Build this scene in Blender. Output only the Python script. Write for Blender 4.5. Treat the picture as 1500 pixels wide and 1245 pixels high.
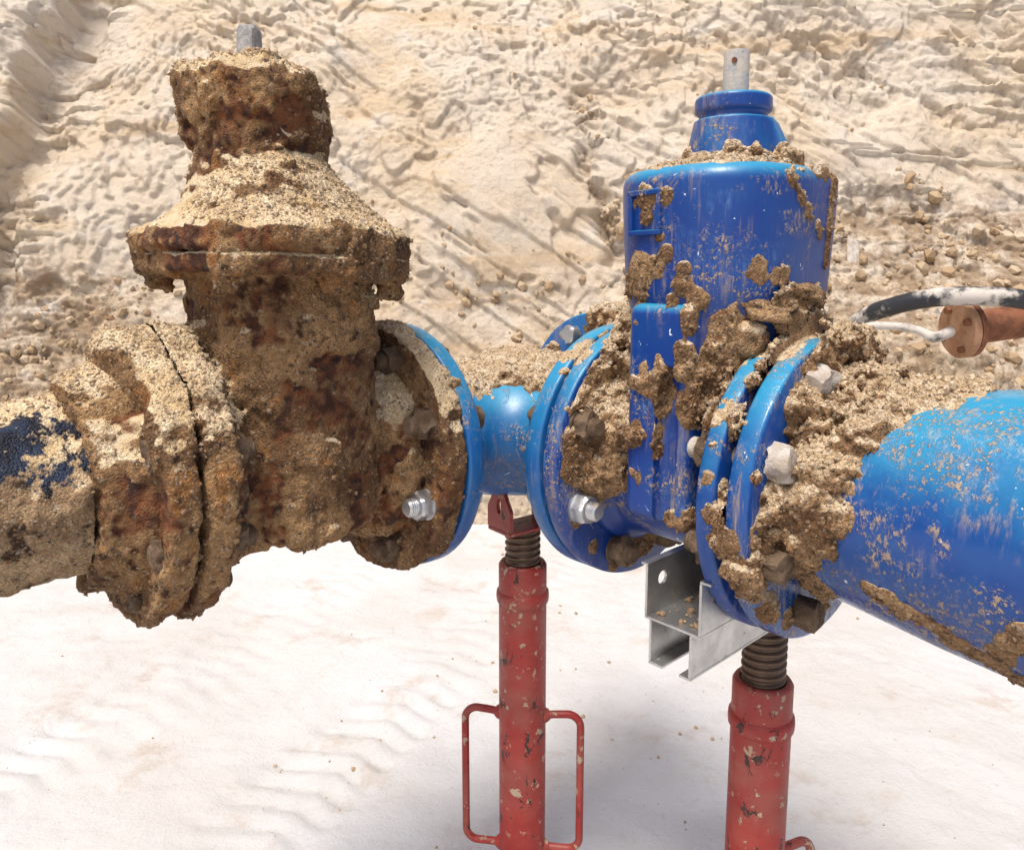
import bpy, math, random
import numpy as np
from mathutils import Vector, Matrix

import time
T0 = time.time()
def tick(n): print('TICK %-16s %.1f' % (n, time.time()-T0))
rng = np.random.default_rng(7)
random.seed(7)
scene = bpy.context.scene
for o in list(bpy.data.objects):
    bpy.data.objects.remove(o)
R_ = math.radians

# ------------------------------------------------------------------ camera
EYE = 1.15
PITCH = R_(8.4)
FPX = 1125.0                        # focal length in pixels of the 1500 px wide photograph
cam_d = bpy.data.cameras.new('camera')
cam = bpy.data.objects.new('camera', cam_d)
scene.collection.objects.link(cam)
cam.location = (0, 0, EYE)
cam.rotation_euler = (math.pi/2 - PITCH, 0, 0)
cam_d.sensor_width = 36.0
cam_d.lens = 36.0*FPX/1500.0
cam_d.shift_y = -60.5/1500.0
cam_d.clip_start = 0.02
cam_d.clip_end = 500
scene.camera = cam

# ------------------------------------------------------------------ daylight (thin overcast)
SUN_EL, SUN_AZ = R_(66), R_(208)     # azimuth clockwise from +Y: behind the camera, a little left
world = bpy.data.worlds.new('World')
scene.world = world
world.use_nodes = True
wn = world.node_tree
sky = wn.nodes.new('ShaderNodeTexSky')
sky.sky_type = 'NISHITA'
sky.sun_disc = False
sky.sun_elevation = SUN_EL
sky.sun_rotation = SUN_AZ
sky.air_density = 0.7
sky.dust_density = 5.0
sky.ozone_density = 0.6
bg = wn.nodes['Background']
bg.inputs['Strength'].default_value = 0.085
wn.links.new(sky.outputs[0], bg.inputs['Color'])
sun_d = bpy.data.lights.new('sun', 'SUN')
sun_d.energy = 1.5
sun_d.angle = R_(18)
sun_d.color = (1.0, 0.965, 0.91)
sun = bpy.data.objects.new('sun', sun_d)
scene.collection.objects.link(sun)
sdir = Vector((math.sin(SUN_AZ)*math.cos(SUN_EL), math.cos(SUN_AZ)*math.cos(SUN_EL), math.sin(SUN_EL)))
sun.rotation_euler = sdir.to_track_quat('Z', 'Y').to_euler()
sun.location = (0, -3, 6)
scene.view_settings.view_transform = 'Standard'
scene.view_settings.look = 'None'
scene.view_settings.gamma = 1
scene.view_settings.exposure = 1.12

# ------------------------------------------------------------------ pipe frame F
# origin at the centre of the tee, +X along the blue branch (towards right and the camera),
# -Y along the rusty branch (towards left and the camera), +Y the leg behind
T = np.array([0.0, 1.285, EYE-0.257])
FANG = R_(-47.0)
ca, sa = math.cos(FANG), math.sin(FANG)
RF = np.array([[ca, -sa, 0], [sa, ca, 0], [0, 0, 1.0]])      # F -> world
def toF(w): return (np.asarray(w)-T) @ RF
def toW(f): return np.asarray(f) @ RF.T + T
CAMF = toF((0, 0, EYE))
def pix_ray(px, py):
    xc, yc = (px-750.0)/FPX, -(py-562.0)/FPX
    c, s = math.cos(PITCH), math.sin(PITCH)
    d = np.array([xc, c+yc*s, -s+yc*c])
    return (d/np.linalg.norm(d)) @ RF

# ------------------------------------------------------------------ numeric noise
_tab = rng.random((64, 64, 64)).astype(np.float32)*2-1
def vnoise(P, scale, off=0.0):
    Q = np.asarray(P, np.float32)*np.float32(scale)+np.float32(off)
    I = np.floor(Q).astype(np.int32)
    Fr = Q-I
    Fr = Fr*Fr*(3-2*Fr)
    I &= 63
    J = (I+1) & 63
    x0, y0, z0 = I.T
    x1, y1, z1 = J.T
    fx, fy, fz = Fr.T
    a = _tab[x0, y0, z0]*(1-fx)+_tab[x1, y0, z0]*fx
    b = _tab[x0, y1, z0]*(1-fx)+_tab[x1, y1, z0]*fx
    c = _tab[x0, y0, z1]*(1-fx)+_tab[x1, y0, z1]*fx
    d = _tab[x0, y1, z1]*(1-fx)+_tab[x1, y1, z1]*fx
    a = a*(1-fy)+b*fy
    c = c*(1-fy)+d*fy
    return a*(1-fz)+c*fz
def fbm(P, scale, n=3, off=0.0, gain=0.5):
    r = 0; amp = 1.0; tot = 0
    for k in range(n):
        r = r+amp*vnoise(P, scale*(2.03**k), off+17.3*k)
        tot += amp
        amp *= gain
    return r/tot*1.5
def smooth(a, b, x):
    t = np.clip((x-a)/(b-a), 0, 1)
    return t*t*(3-2*t)

# ------------------------------------------------------------------ distance fields
def smin(a, b, k):
    h = np.clip(0.5+0.5*(b-a)/k, 0, 1)
    return b*(1-h)+a*h-k*h*(1-h)
def cyl(P, axis, c, r, lo, hi, rnd=0.0):
    o = [i for i in range(3) if i != axis]
    q = np.sqrt((P[:, o[0]]-c[o[0]])**2+(P[:, o[1]]-c[o[1]])**2)-(r-rnd)
    m = (lo+hi)/2
    e = np.abs(P[:, axis]-m)-((hi-lo)/2-rnd)
    return np.minimum(np.maximum(q, e), 0)+np.sqrt(np.maximum(q, 0)**2+np.maximum(e, 0)**2)-rnd
def box(P, c, h, rnd=0.0):
    q = np.abs(P-np.asarray(c, np.float32))-(np.asarray(h, np.float32)-rnd)
    return np.minimum(q.max(1), 0)+np.sqrt((np.maximum(q, 0)**2).sum(1))-rnd
def selp(P, c, ax, ay, lo, hi, n=2.5, rnd=0.01):
    """upright prism with a super-ellipse plan"""
    x = np.abs(P[:, 0]-c[0])/(ax-rnd)
    y = np.abs(P[:, 1]-c[1])/(ay-rnd)
    rr = (x**n+y**n)**(1.0/n)
    q = (rr-1)*min(ax, ay)
    e = np.abs(P[:, 2]-(lo+hi)/2)-((hi-lo)/2-rnd)
    return np.minimum(np.maximum(q, e), 0)+np.sqrt(np.maximum(q, 0)**2+np.maximum(e, 0)**2)-rnd
def cone(P, c, zs, rs, axis=2):
    o = [i for i in range(3) if i != axis]
    q = np.sqrt((P[:, o[0]]-c[o[0]])**2+(P[:, o[1]]-c[o[1]])**2)
    rad = np.interp(P[:, axis], zs, rs)
    e = np.maximum(zs[0]-P[:, axis], P[:, axis]-zs[-1])
    return np.maximum((q-rad)*0.85, e)

FR = 0.18          # flange radius
Z3 = (0, 0, 0)
# rusty valve, centre of the bonnet at y = -0.43
RV = -0.43
def sd_rv_body(P):
    d = cyl(P, 1, Z3, 0.094, -0.575, -0.242, 0.004)
    b = selp(P, (0, RV+.015), 0.120, 0.094, -0.080, 0.158, 3.4, 0.020)
    d = smin(d, b, 0.03)
    b2 = selp(P, (0, RV+.008), 0.126, 0.098, 0.150, 0.252, 2.8, 0.010)
    d = smin(d, b2, 0.012)
    d = smin(d, cyl(P, 1, Z3, 0.125, -0.315, -0.25, 0.02), 0.02)
    d = smin(d, cyl(P, 1, Z3, 0.125, -0.565, -0.515, 0.02), 0.02)
    d = smin(d, selp(P, (0, RV), 0.172, 0.144, 0.246, 0.268, 2.7, 0.005), 0.008)
    for x, y in ((.160, 0), (-.160, 0), (.11, .108), (.11, -.108), (-.11, .108), (-.11, -.108)):
        d = smin(d, cyl(P, 2, (x*.97, RV+y*.97, 0), 0.013, 0.228, 0.25, 0.003), 0.006)
    return d
def sd_rv_bonnet(P):
    d = selp(P, (0, RV), 0.176, 0.148, 0.2690, 0.297, 2.7, 0.006)
    lean = P.copy()
    lean[:, 1] += (P[:, 2]-0.28)*0.10            # the neck leans a little along the line
    lean[:, 0] += (P[:, 2]-0.28)*0.03
    d = smin(d, cone(lean, (0, RV, 0), [0.28, 0.298, 0.332, 0.368, 0.41], [0.150, 0.136, 0.100, 0.081, 0.070]), 0.02)
    return d
def sd_rv_gland(P):
    lean = P.copy()
    lean[:, 1] += (P[:, 2]-0.28)*0.10
    lean[:, 0] += (P[:, 2]-0.28)*0.03
    d = cyl(lean, 2, (0, RV, 0), 0.078, 0.424, 0.480, 0.014)
    d = smin(d, cyl(lean, 2, (0, RV, 0), 0.073, 0.394, 0.44, 0.010), 0.015)
    return d
def fl(P, axis, lo, hi, r=FR):
    return cyl(P, axis, Z3, r, lo, hi, 0.004)
def sd_rv_flange_far(P): return fl(P, 1, -0.276, -0.247, .176)
def sd_rv_flange_near(P): return fl(P, 1, -0.575, -0.551, .160)
# left pipe
def sd_lp_flange(P): return fl(P, 1, -0.619, -0.593, .160)
def sd_lp_hub(P):
    return smin(cone(P, Z3, [-0.662, -0.655, -0.635, -0.61], [0.102, 0.106, 0.118, 0.132], 1),
                cyl(P, 1, Z3, 0.106, -0.664, -0.60, 0.006), 0.01)
def sd_lp_pipe(P): return cyl(P, 1, Z3, 0.090, -2.2, -0.60, 0.003)
# tee
def sd_tee(P):
    d1 = cyl(P, 1, Z3, 0.099, -0.235, 0.235, 0.002)
    d2 = cyl(P, 0, Z3, 0.099, -0.02, 0.235, 0.002)
    return smin(d1, d2, 0.075)
def sd_tee_fl(P):
    return np.minimum(np.minimum(fl(P, 1, -0.243, -0.217), fl(P, 1, 0.217, 0.243)), fl(P, 0, 0.217, 0.243))
# blue valve
BV = 0.402
def sd_bv_body(P):
    d = cyl(P, 0, Z3, 0.110, 0.262, 0.50, 0.004)
    d = smin(d, cone(P, (BV, 0, 0), [0.02, 0.12, 0.20], [0.085, 0.088, 0.115]), 0.03)
    d = smin(d, selp(P, (BV, 0), 0.098, 0.112, 0.03, 0.215, 2.6, 0.03), 0.03)
    # wedge guide housings on both sides
    for s in (-1, 1):
        g = box(P, (BV-.004, s*0.092, 0.085), (0.047, 0.045, 0.133), 0.014)
        groove = box(P, (BV+.010, s*0.148, 0.02), (0.016, 0.028, 0.125), 0.012)
        g = np.maximum(g, -groove)
        d = smin(d, g, 0.014)
    d = smin(d, cyl(P, 0, Z3, 0.128, 0.262, 0.292, 0.015), 0.02)
    d = smin(d, cyl(P, 0, Z3, 0.128, 0.47, 0.50, 0.015), 0.02)
    return d
def sd_bv_bonnet(P):
    z = P[:, 2]
    Q = P.copy()
    k = 1.0+0.05*smooth(0.36, 0.20, z)+0.12*smooth(0.24, 0.17, z)
    Q[:, 0] = (P[:, 0]-BV)*k+BV
    Q[:, 1] = P[:, 1]*k
    return selp(Q, (BV, 0), 0.117, 0.136, 0.170, 0.376, 2.6, 0.020)/1.1
def sd_bv_neck(P):
    d = cone(P, (BV, 0, 0), [0.362, 0.378, 0.430, 0.440], [0.066, 0.059, 0.049, 0.047])
    d = np.minimum(d, cyl(P, 2, (BV, 0, 0), 0.0465, 0.430, 0.440, 0.003))
    d = np.minimum(d, cyl(P, 2, (BV, 0, 0), 0.0415, 0.43, 0.455, 0.003))
    d = np.minimum(d, cyl(P, 2, (BV, 0, 0), 0.0465, 0.447, 0.468, 0.005))
    rib = np.maximum(box(P, (BV+.055, 0.02, 0.395), (0.045, 0.010, 0.04), 0.003),
                     (P[:, 0]-BV-.047)*0.87+(P[:, 2]-0.432)*0.5)
    return smin(d, rib, 0.01)
def sd_bv_flange_far(P): return fl(P, 0, 0.2505, 0.275)
def sd_bv_flange_near(P): return fl(P, 0, 0.484, 0.507)
# right pipe
def sd_rp(P):
    d = cone(P, Z3, [0.52, 0.60, 0.70, 0.80, 2.4], [0.118, 0.121, 0.136, 0.147, 0.149], 0)
    return d
def sd_rp_flange(P): return fl(P, 0, 0.521, 0.547)
def sd_blue(P):
    d = sd_tee(P)
    for f in (sd_tee_fl, sd_bv_body, sd_bv_bonnet, sd_bv_neck, sd_bv_flange_far, sd_bv_flange_near, sd_rp, sd_rp_flange):
        d = np.minimum(d, f(P))
    return d

def march(px, py, sdf):
    d = pix_ray(px, py).astype(np.float32)
    t = 0.3
    for _ in range(90):
        p = (CAMF+d*t).astype(np.float32)
        s = float(sdf(p[None])[0])
        t += s*0.8
        if s < 0.0008 or t > 3: break
    return p, t

# ------------------------------------------------------------------ surface nets
def surface(sdf, lo, hi, v, margin=0.03, disp=None, CH=300, near=None):
    """sdf(P) base distance, disp(P, d) -> final distance. returns verts, quads"""
    B = 8
    lo = np.asarray(lo, np.float32); hi = np.asarray(hi, np.float32)
    nb = np.ceil((hi-lo)/(v*B)).astype(int)
    g = np.stack(np.meshgrid(*[np.arange(n) for n in nb], indexing='ij'), -1).reshape(-1, 3)
    cen = (lo+(g+0.5)*B*v).astype(np.float32)
    dc = sdf(cen)
    keep = (dc < v*B*0.9+margin) & (dc > -v*B*0.9-min(margin, .012))
    if near is not None: keep &= near(cen, v*B*.9)
    D = np.where(dc < 0, -1.0, 1.0).astype(np.float32).reshape(nb)
    D = D.repeat(B, 0).repeat(B, 1).repeat(B, 2)
    off = np.stack(np.meshgrid(*[np.arange(B)]*3, indexing='ij'), -1).reshape(-1, 3)
    gk = g[keep]
    for i in range(0, len(gk), CH):
        idx = (gk[i:i+CH, None, :]*B+off[None]).reshape(-1, 3)
        P = (lo+idx*v).astype(np.float32)
        d = sdf(P)
        if disp is not None:
            m = (d < margin+2*v) & (d > -.014)
            d2 = d.copy()
            d2[m] = disp(P[m], d[m])
            d = d2
        D[idx[:, 0], idx[:, 1], idx[:, 2]] = d
    ins = D < 0
    c = ins[:-1, :-1, :-1].astype(np.int8)
    for dx, dy, dz in [(1,0,0),(0,1,0),(0,0,1),(1,1,0),(1,0,1),(0,1,1),(1,1,1)]:
        c = c+ins[dx:ins.shape[0]-1+dx, dy:ins.shape[1]-1+dy, dz:ins.shape[2]-1+dz]
    cells = np.argwhere((c > 0) & (c < 8))
    vid = -np.ones(c.shape, np.int32)
    vid[cells[:, 0], cells[:, 1], cells[:, 2]] = np.arange(len(cells))
    acc = np.zeros((len(cells), 3)); cnt = np.zeros(len(cells))
    corners = [(a, b, e) for a in (0, 1) for b in (0, 1) for e in (0, 1)]
    val = {q: D[cells[:, 0]+q[0], cells[:, 1]+q[1], cells[:, 2]+q[2]] for q in corners}
    for q in corners:
        for ax in range(3):
            if q[ax] == 0:
                r = list(q); r[ax] = 1; r = tuple(r)
                a, b = val[q], val[r]
                m = (a < 0) != (b < 0)
                t = a[m]/(a[m]-b[m])
                pt = np.tile(np.array(q, float), (m.sum(), 1))
                pt[:, ax] += t
                acc[m] += pt; cnt[m] += 1
    V = lo+(cells+acc/np.maximum(cnt, 1)[:, None])*v
    quads = []
    for ax in range(3):
        s0 = [slice(None)]*3; s1 = [slice(None)]*3
        s0[ax] = slice(None, -1); s1[ax] = slice(1, None)
        A, Bv = ins[tuple(s0)], ins[tuple(s1)]
        e = np.argwhere(A != Bv)
        b1, b2 = [(1, 2), (2, 0), (0, 1)][ax]
        ok = (e[:, b1] > 0) & (e[:, b2] > 0) & (e[:, b1] < c.shape[b1]) & (e[:, b2] < c.shape[b2]) & (e[:, ax] < c.shape[ax])
        e = e[ok]
        flip = ~A[e[:, 0], e[:, 1], e[:, 2]]
        def vv(d1, d2):
            f = e.copy(); f[:, b1] += d1; f[:, b2] += d2
            return vid[f[:, 0], f[:, 1], f[:, 2]]
        q = np.stack([vv(-1, -1), vv(0, -1), vv(0, 0), vv(-1, 0)], 1)
        q[flip] = q[flip][:, ::-1]
        quads.append(q)
    Q = np.concatenate(quads)
    Q = Q[(Q >= 0).all(1)]
    return V.astype(np.float32), Q

def normals(V, Q):
    n = np.cross(V[Q[:, 2]]-V[Q[:, 0]], V[Q[:, 3]]-V[Q[:, 1]])
    return spread(n, Q, len(V))
def spread(n, Q, nv):
    N = np.stack([np.bincount(Q.ravel(), np.repeat(n[:, a], Q.shape[1]), nv) for a in range(3)], 1)
    return (N/np.maximum(np.linalg.norm(N, axis=1), 1e-12)[:, None]).astype(np.float32)
def broad_up(V, Q, it=7):
    """upwardness of the broad shape, grains and pits averaged away"""
    N = normals(V, Q)
    for _ in range(it): N = spread(N[Q].mean(1), Q, len(V))
    return N[:, 2]

# ------------------------------------------------------------------ mesh / object helpers
COL = scene.collection
def mesh_np(name, V, F, attrs=None, smooth_=True):
    me = bpy.data.meshes.new(name)
    V = np.asarray(V, np.float32); F = np.asarray(F, np.int32)
    k = F.shape[1]
    me.vertices.add(len(V)); me.vertices.foreach_set('co', V.ravel())
    me.loops.add(F.size); me.loops.foreach_set('vertex_index', F.ravel())
    me.polygons.add(len(F))
    me.polygons.foreach_set('loop_start', np.arange(0, F.size, k, dtype=np.int32))
    me.polygons.foreach_set('loop_total', np.full(len(F), k, np.int32))
    me.polygons.foreach_set('use_smooth', np.full(len(F), smooth_, bool))
    for n, a in (attrs or {}).items():
        at = me.attributes.new(n, 'FLOAT', 'POINT')
        at.data.foreach_set('value', np.asarray(a, np.float32))
    me.update(); me.validate()
    return me
def link(name, me, mat, parent=None, kind=None):
    o = bpy.data.objects.new(name, me)
    COL.objects.link(o)
    if mat is not None and me is not None and len(me.materials) == 0: me.materials.append(mat)
    if parent is not None: o.parent = parent
    if kind: o['kind'] = kind
    return o
def thing(name, label, cat, loc=(0, 0, 0), rotz=0.0, group=None):
    o = bpy.data.objects.new(name, None)
    o.empty_display_size = 0.05
    COL.objects.link(o)
    o.location = loc; o.rotation_euler = (0, 0, rotz)
    o['label'] = label; o['category'] = cat
    if group: o['group'] = group
    return o
def Fthing(name, label, cat, f, group=None):
    """an Empty in the pipe frame, its base point f given in F coordinates. Its children are built relative to f"""
    return thing(name, label, cat, tuple(toW(f)), FANG, group)
def Fpart(name, V, Q, mat, parent, base, attrs=None, smooth_=True, kind=None):
    return link(name, mesh_np(name, np.asarray(V)-np.asarray(base, np.float32), Q, attrs, smooth_), mat, parent, kind)

class MB:
    """small polygon collector for hard parts (any polygon sizes)"""
    def __init__(s): s.v = []; s.f = []
    def add(s, vs, fs):
        o = len(s.v); s.v += [tuple(map(float, q)) for q in vs]; s.f += [tuple(i+o for i in q) for q in fs]
    def lathe(s, prof, n=48, axis=2, c=(0, 0, 0), phase=0.0, cap=True):
        """prof: list of (position along axis, radius)"""
        o = [(1, 2), (2, 0), (0, 1)][axis]
        vs = []
        for h, r in prof:
            for k in range(n):
                a = 2*math.pi*k/n+phase
                q = [0, 0, 0]; q[axis] = h+c[axis]; q[o[0]] = r*math.cos(a)+c[o[0]]; q[o[1]] = r*math.sin(a)+c[o[1]]
                vs.append(q)
        fs = []
        for i in range(len(prof)-1):
            for k in range(n):
                k2 = (k+1) % n
                fs.append((i*n+k, i*n+k2, (i+1)*n+k2, (i+1)*n+k))
        if cap:
            fs.append(tuple(range(n-1, -1, -1)))
            fs.append(tuple((len(prof)-1)*n+k for k in range(n)))
        s.add(vs, fs); return s
    def sweep(s, path, r, n=14, cap=True):
        P = [Vector(p) for p in path]
        rr = r if hasattr(r, '__len__') else [r]*len(P)
        t0 = (P[1]-P[0]).normalized()
        u = t0.orthogonal().normalized()
        vs = []
        for i, p in enumerate(P):
            t = (P[min(i+1, len(P)-1)]-P[max(i-1, 0)]).normalized()
            u = (u-t*u.dot(t)).normalized()
            w = t.cross(u)
            for k in range(n):
                a = 2*math.pi*k/n
                vs.append(p+(u*math.cos(a)+w*math.sin(a))*rr[i])
        fs = []
        for i in range(len(P)-1):
            for k in range(n):
                k2 = (k+1) % n
                fs.append((i*n+k, i*n+k2, (i+1)*n+k2, (i+1)*n+k))
        if cap:
            fs.append(tuple(range(n-1, -1, -1))); fs.append(tuple((len(P)-1)*n+k for k in range(n)))
        s.add(vs, fs); return s
    def box(s, c, h, M=None):
        vs = [Vector((c[0]+a*h[0], c[1]+b*h[1], c[2]+d*h[2])) for a in (-1, 1) for b in (-1, 1) for d in (-1, 1)]
        if M is not None: vs = [M @ q for q in vs]
        s.add(vs, [(0, 1, 3, 2), (4, 6, 7, 5), (0, 4, 5, 1), (2, 3, 7, 6), (0, 2, 6, 4), (1, 5, 7, 3)]); return s
    def build(s, name, mat, parent=None, flat_angle=38, bevel=0.0, base=(0, 0, 0), kind=None):
        me = bpy.data.meshes.new(name)
        me.from_pydata([(a-base[0], b-base[1], c-base[2]) for a, b, c in s.v], [], s.f)
        me.update()
        o = link(name, me, mat, parent, kind)
        me.polygons.foreach_set('use_smooth', [True]*len(me.polygons))
        if bevel:
            m = o.modifiers.new('bevel', 'BEVEL'); m.width = bevel; m.segments = 2; m.limit_method = 'ANGLE'; m.angle_limit = R_(40)
            me.polygons.foreach_set('use_smooth', [False]*len(me.polygons))
        else:
            me.set_sharp_from_angle(angle=R_(flat_angle))
        return o

# ------------------------------------------------------------------ materials
class NT:
    def __init__(s, name):
        s.m = bpy.data.materials.new(name); s.m.use_nodes = True
        s.t = s.m.node_tree; s.b = s.t.nodes['Principled BSDF']
        s.tc = s.t.nodes.new('ShaderNodeTexCoord').outputs['Object']
    def n(s, ty, **kw):
        q = s.t.nodes.new(ty)
        for k, v in kw.items(): setattr(q, k, v)
        return q
    def lk(s, a, b): s.t.links.new(a, b)
    def noise(s, scale, detail=4, rough=0.55, dist=0.0, vec=None, stretch=None):
        q = s.n('ShaderNodeTexNoise')
        q.inputs['Scale'].default_value = scale; q.inputs['Detail'].default_value = detail
        q.inputs['Roughness'].default_value = rough; q.inputs['Distortion'].default_value = dist
        v = vec or s.tc
        if stretch:
            mp = s.n('ShaderNodeMapping'); mp.inputs['Scale'].default_value = stretch
            s.lk(v, mp.inputs['Vector']); v = mp.outputs[0]
        s.lk(v, q.inputs['Vector'])
        return q.outputs['Fac']
    def voro(s, scale, feature='F1', out='Distance'):
        q = s.n('ShaderNodeTexVoronoi', feature=feature)
        q.inputs['Scale'].default_value = scale
        s.lk(s.tc, q.inputs['Vector'])
        return q.outputs[out]
    def attr(s, name):
        return s.n('ShaderNodeAttribute', attribute_name=name).outputs['Fac']
    def ramp(s, fac, a, b, invert=False):
        q = s.n('ShaderNodeMapRange'); q.interpolation_type = 'SMOOTHSTEP'
        q.inputs['From Min'].default_value = a; q.inputs['From Max'].default_value = b
        if invert: q.inputs['To Min'].default_value = 1; q.inputs['To Max'].default_value = 0
        s.lk(fac, q.inputs['Value'])
        return q.outputs[0]
    def math(s, op, a, b=0.0, clamp=False):
        q = s.n('ShaderNodeMath', operation=op); q.use_clamp = clamp
        for i, v in enumerate((a, b)):
            if isinstance(v, (int, float)): q.inputs[i].default_value = v
            else: s.lk(v, q.inputs[i])
        return q.outputs[0]
    def mix(s, fac, a, b):
        q = s.n('ShaderNodeMix', data_type='RGBA')
        if isinstance(fac, (int, float)): q.inputs['Factor'].default_value = fac
        else: s.lk(fac, q.inputs['Factor'])
        for key, v in (('A', a), ('B', b)):
            i = [x for x in q.inputs if x.name == key and x.type == 'RGBA'][0]
            if isinstance(v, tuple): i.default_value = (*v, 1)
            else: s.lk(v, i)
        return [x for x in q.outputs if x.type == 'RGBA'][0]
    def bump(s, h, dist, strength=1.0, prev=None):
        q = s.n('ShaderNodeBump'); q.inputs['Distance'].default_value = dist; q.inputs['Strength'].default_value = strength
        s.lk(h, q.inputs['Height'])
        if prev is not None: s.lk(prev, q.inputs['Normal'])
        return q.outputs['Normal']
    def out(s, color=None, rough=None, metal=None, normal=None, spec=None, coat=None):
        def st(n, v):
            if v is None: return
            if isinstance(v, (int, float)): s.b.inputs[n].default_value = v
            elif isinstance(v, tuple): s.b.inputs[n].default_value = (*v, 1)
            else: s.lk(v, s.b.inputs[n])
        st('Base Color', color); st('Roughness', rough); st('Metallic', metal); st('Normal', normal)
        st('Specular IOR Level', spec); st('Coat Weight', coat)
        return s.m

SAND = (0.54, 0.385, 0.205)
SANDP = (0.66, 0.53, 0.35)
MUD = (0.125, 0.066, 0.030)
MUDD = (0.045, 0.024, 0.013)
def gritty(n, col):
    """speckle of single grains in a sand colour"""
    v = n.n('ShaderNodeTexVoronoi'); v.inputs['Scale'].default_value = 400
    n.lk(n.tc, v.inputs['Vector'])
    cell = n.n('ShaderNodeSeparateColor'); n.lk(v.outputs['Color'], cell.inputs[0])
    hsv = n.n('ShaderNodeHueSaturation'); n.lk(col, hsv.inputs['Color'])
    n.lk(n.math('ADD', .72, n.math('MULTIPLY', cell.outputs[0], .60)), hsv.inputs['Value'])
    c = hsv.outputs[0]
    c = n.mix(n.ramp(cell.outputs[1], .945, .97), c, (0.09, 0.07, 0.055))
    c = n.mix(n.math('MULTIPLY', n.ramp(cell.outputs[2], .955, .97), .45), c, (0.50, 0.42, 0.33))
    c = n.mix(n.math('MULTIPLY', n.ramp(cell.outputs[2], .10, .04), .6), c, (0.36, 0.19, 0.09))
    return c, v.outputs['Distance']
def mat_crust():
    """sand and mud over rusty cast iron: attribute 'crust' = thickness in cm, 'dry' = dry loose sand lying on top"""
    n = NT('sand_crust_on_rust')
    crust, dry = n.attr('crust'), n.attr('dry')
    big = n.noise(9, 5, .6)
    mid = n.noise(34, 5, .65)
    rust = n.mix(n.ramp(mid, .38, .62), (0.060, 0.026, 0.016), (0.21, 0.078, 0.032))
    rust = n.mix(n.ramp(n.noise(60, 4), .56, .66), rust, (0.045, 0.028, 0.024))
    mud = n.mix(n.ramp(big, .36, .64), MUD, (0.34, 0.205, 0.095))
    mud = n.mix(n.ramp(n.noise(21, 4, .6, .4), .54, .68), mud, (0.27, 0.125, 0.042))
    mud = n.mix(n.ramp(n.noise(48, 4, .6), .55, .70), mud, MUDD)
    sand = n.mix(n.ramp(n.noise(25, 5, .6), .35, .65), SAND, SANDP)
    fac = n.math('ADD', crust, n.math('MULTIPLY', n.math('SUBTRACT', mid, .5), .9))
    c = n.mix(n.ramp(fac, -.08, .26), rust, mud)
    dfac = n.math('ADD', dry, n.math('MULTIPLY', n.math('SUBTRACT', n.noise(55, 5, .7), .5), 1.1))
    c = n.mix(n.ramp(dfac, .22, .62), c, sand)
    g, dist = gritty(n, c)
    c = n.mix(n.ramp(crust, .0, .35), c, g)
    h = n.math('ADD', n.noise(260, 5, .7), n.math('MULTIPLY', dist, -.8))
    nb = n.bump(h, .0028, .9)
    nb = n.bump(n.noise(90, 5, .7), .004, .7, nb)
    return n.out(c, .93, 0, nb, .25)
def mat_mud():
    n = NT('caked_mud')
    dry = n.attr('dry')
    mud = n.mix(n.ramp(n.noise(16, 5, .6), .36, .62), (0.165, 0.088, 0.040), (0.36, 0.225, 0.115))
    mud = n.mix(n.ramp(n.noise(45, 5, .65), .52, .68), mud, (0.085, 0.045, 0.022))
    mud = n.mix(n.ramp(n.noise(30, 3, .6, 1.), .60, .70), mud, (0.30, 0.15, 0.07))
    sand = n.mix(n.ramp(n.noise(40, 5, .6), .35, .65), (0.48, 0.345, 0.20), (0.62, 0.495, 0.345))
    dfac = n.math('ADD', dry, n.math('MULTIPLY', n.math('SUBTRACT', n.noise(60, 5, .7), .5), 1.0))
    c = n.mix(n.ramp(dfac, .30, .75), mud, sand)
    g, dist = gritty(n, c)
    h = n.math('ADD', n.noise(260, 5, .7), n.math('MULTIPLY', dist, -.8))
    nb = n.bump(h, .003, .9)
    nb = n.bump(n.noise(80, 5, .7), .005, .7, nb)
    return n.out(g, .92, 0, nb, .25)
def mat_blue(name, dirt=0.5, *args, gloss=.34, **kw):
    return _mat_blue(name, dirt, *args, gloss=gloss, **kw)
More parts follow.
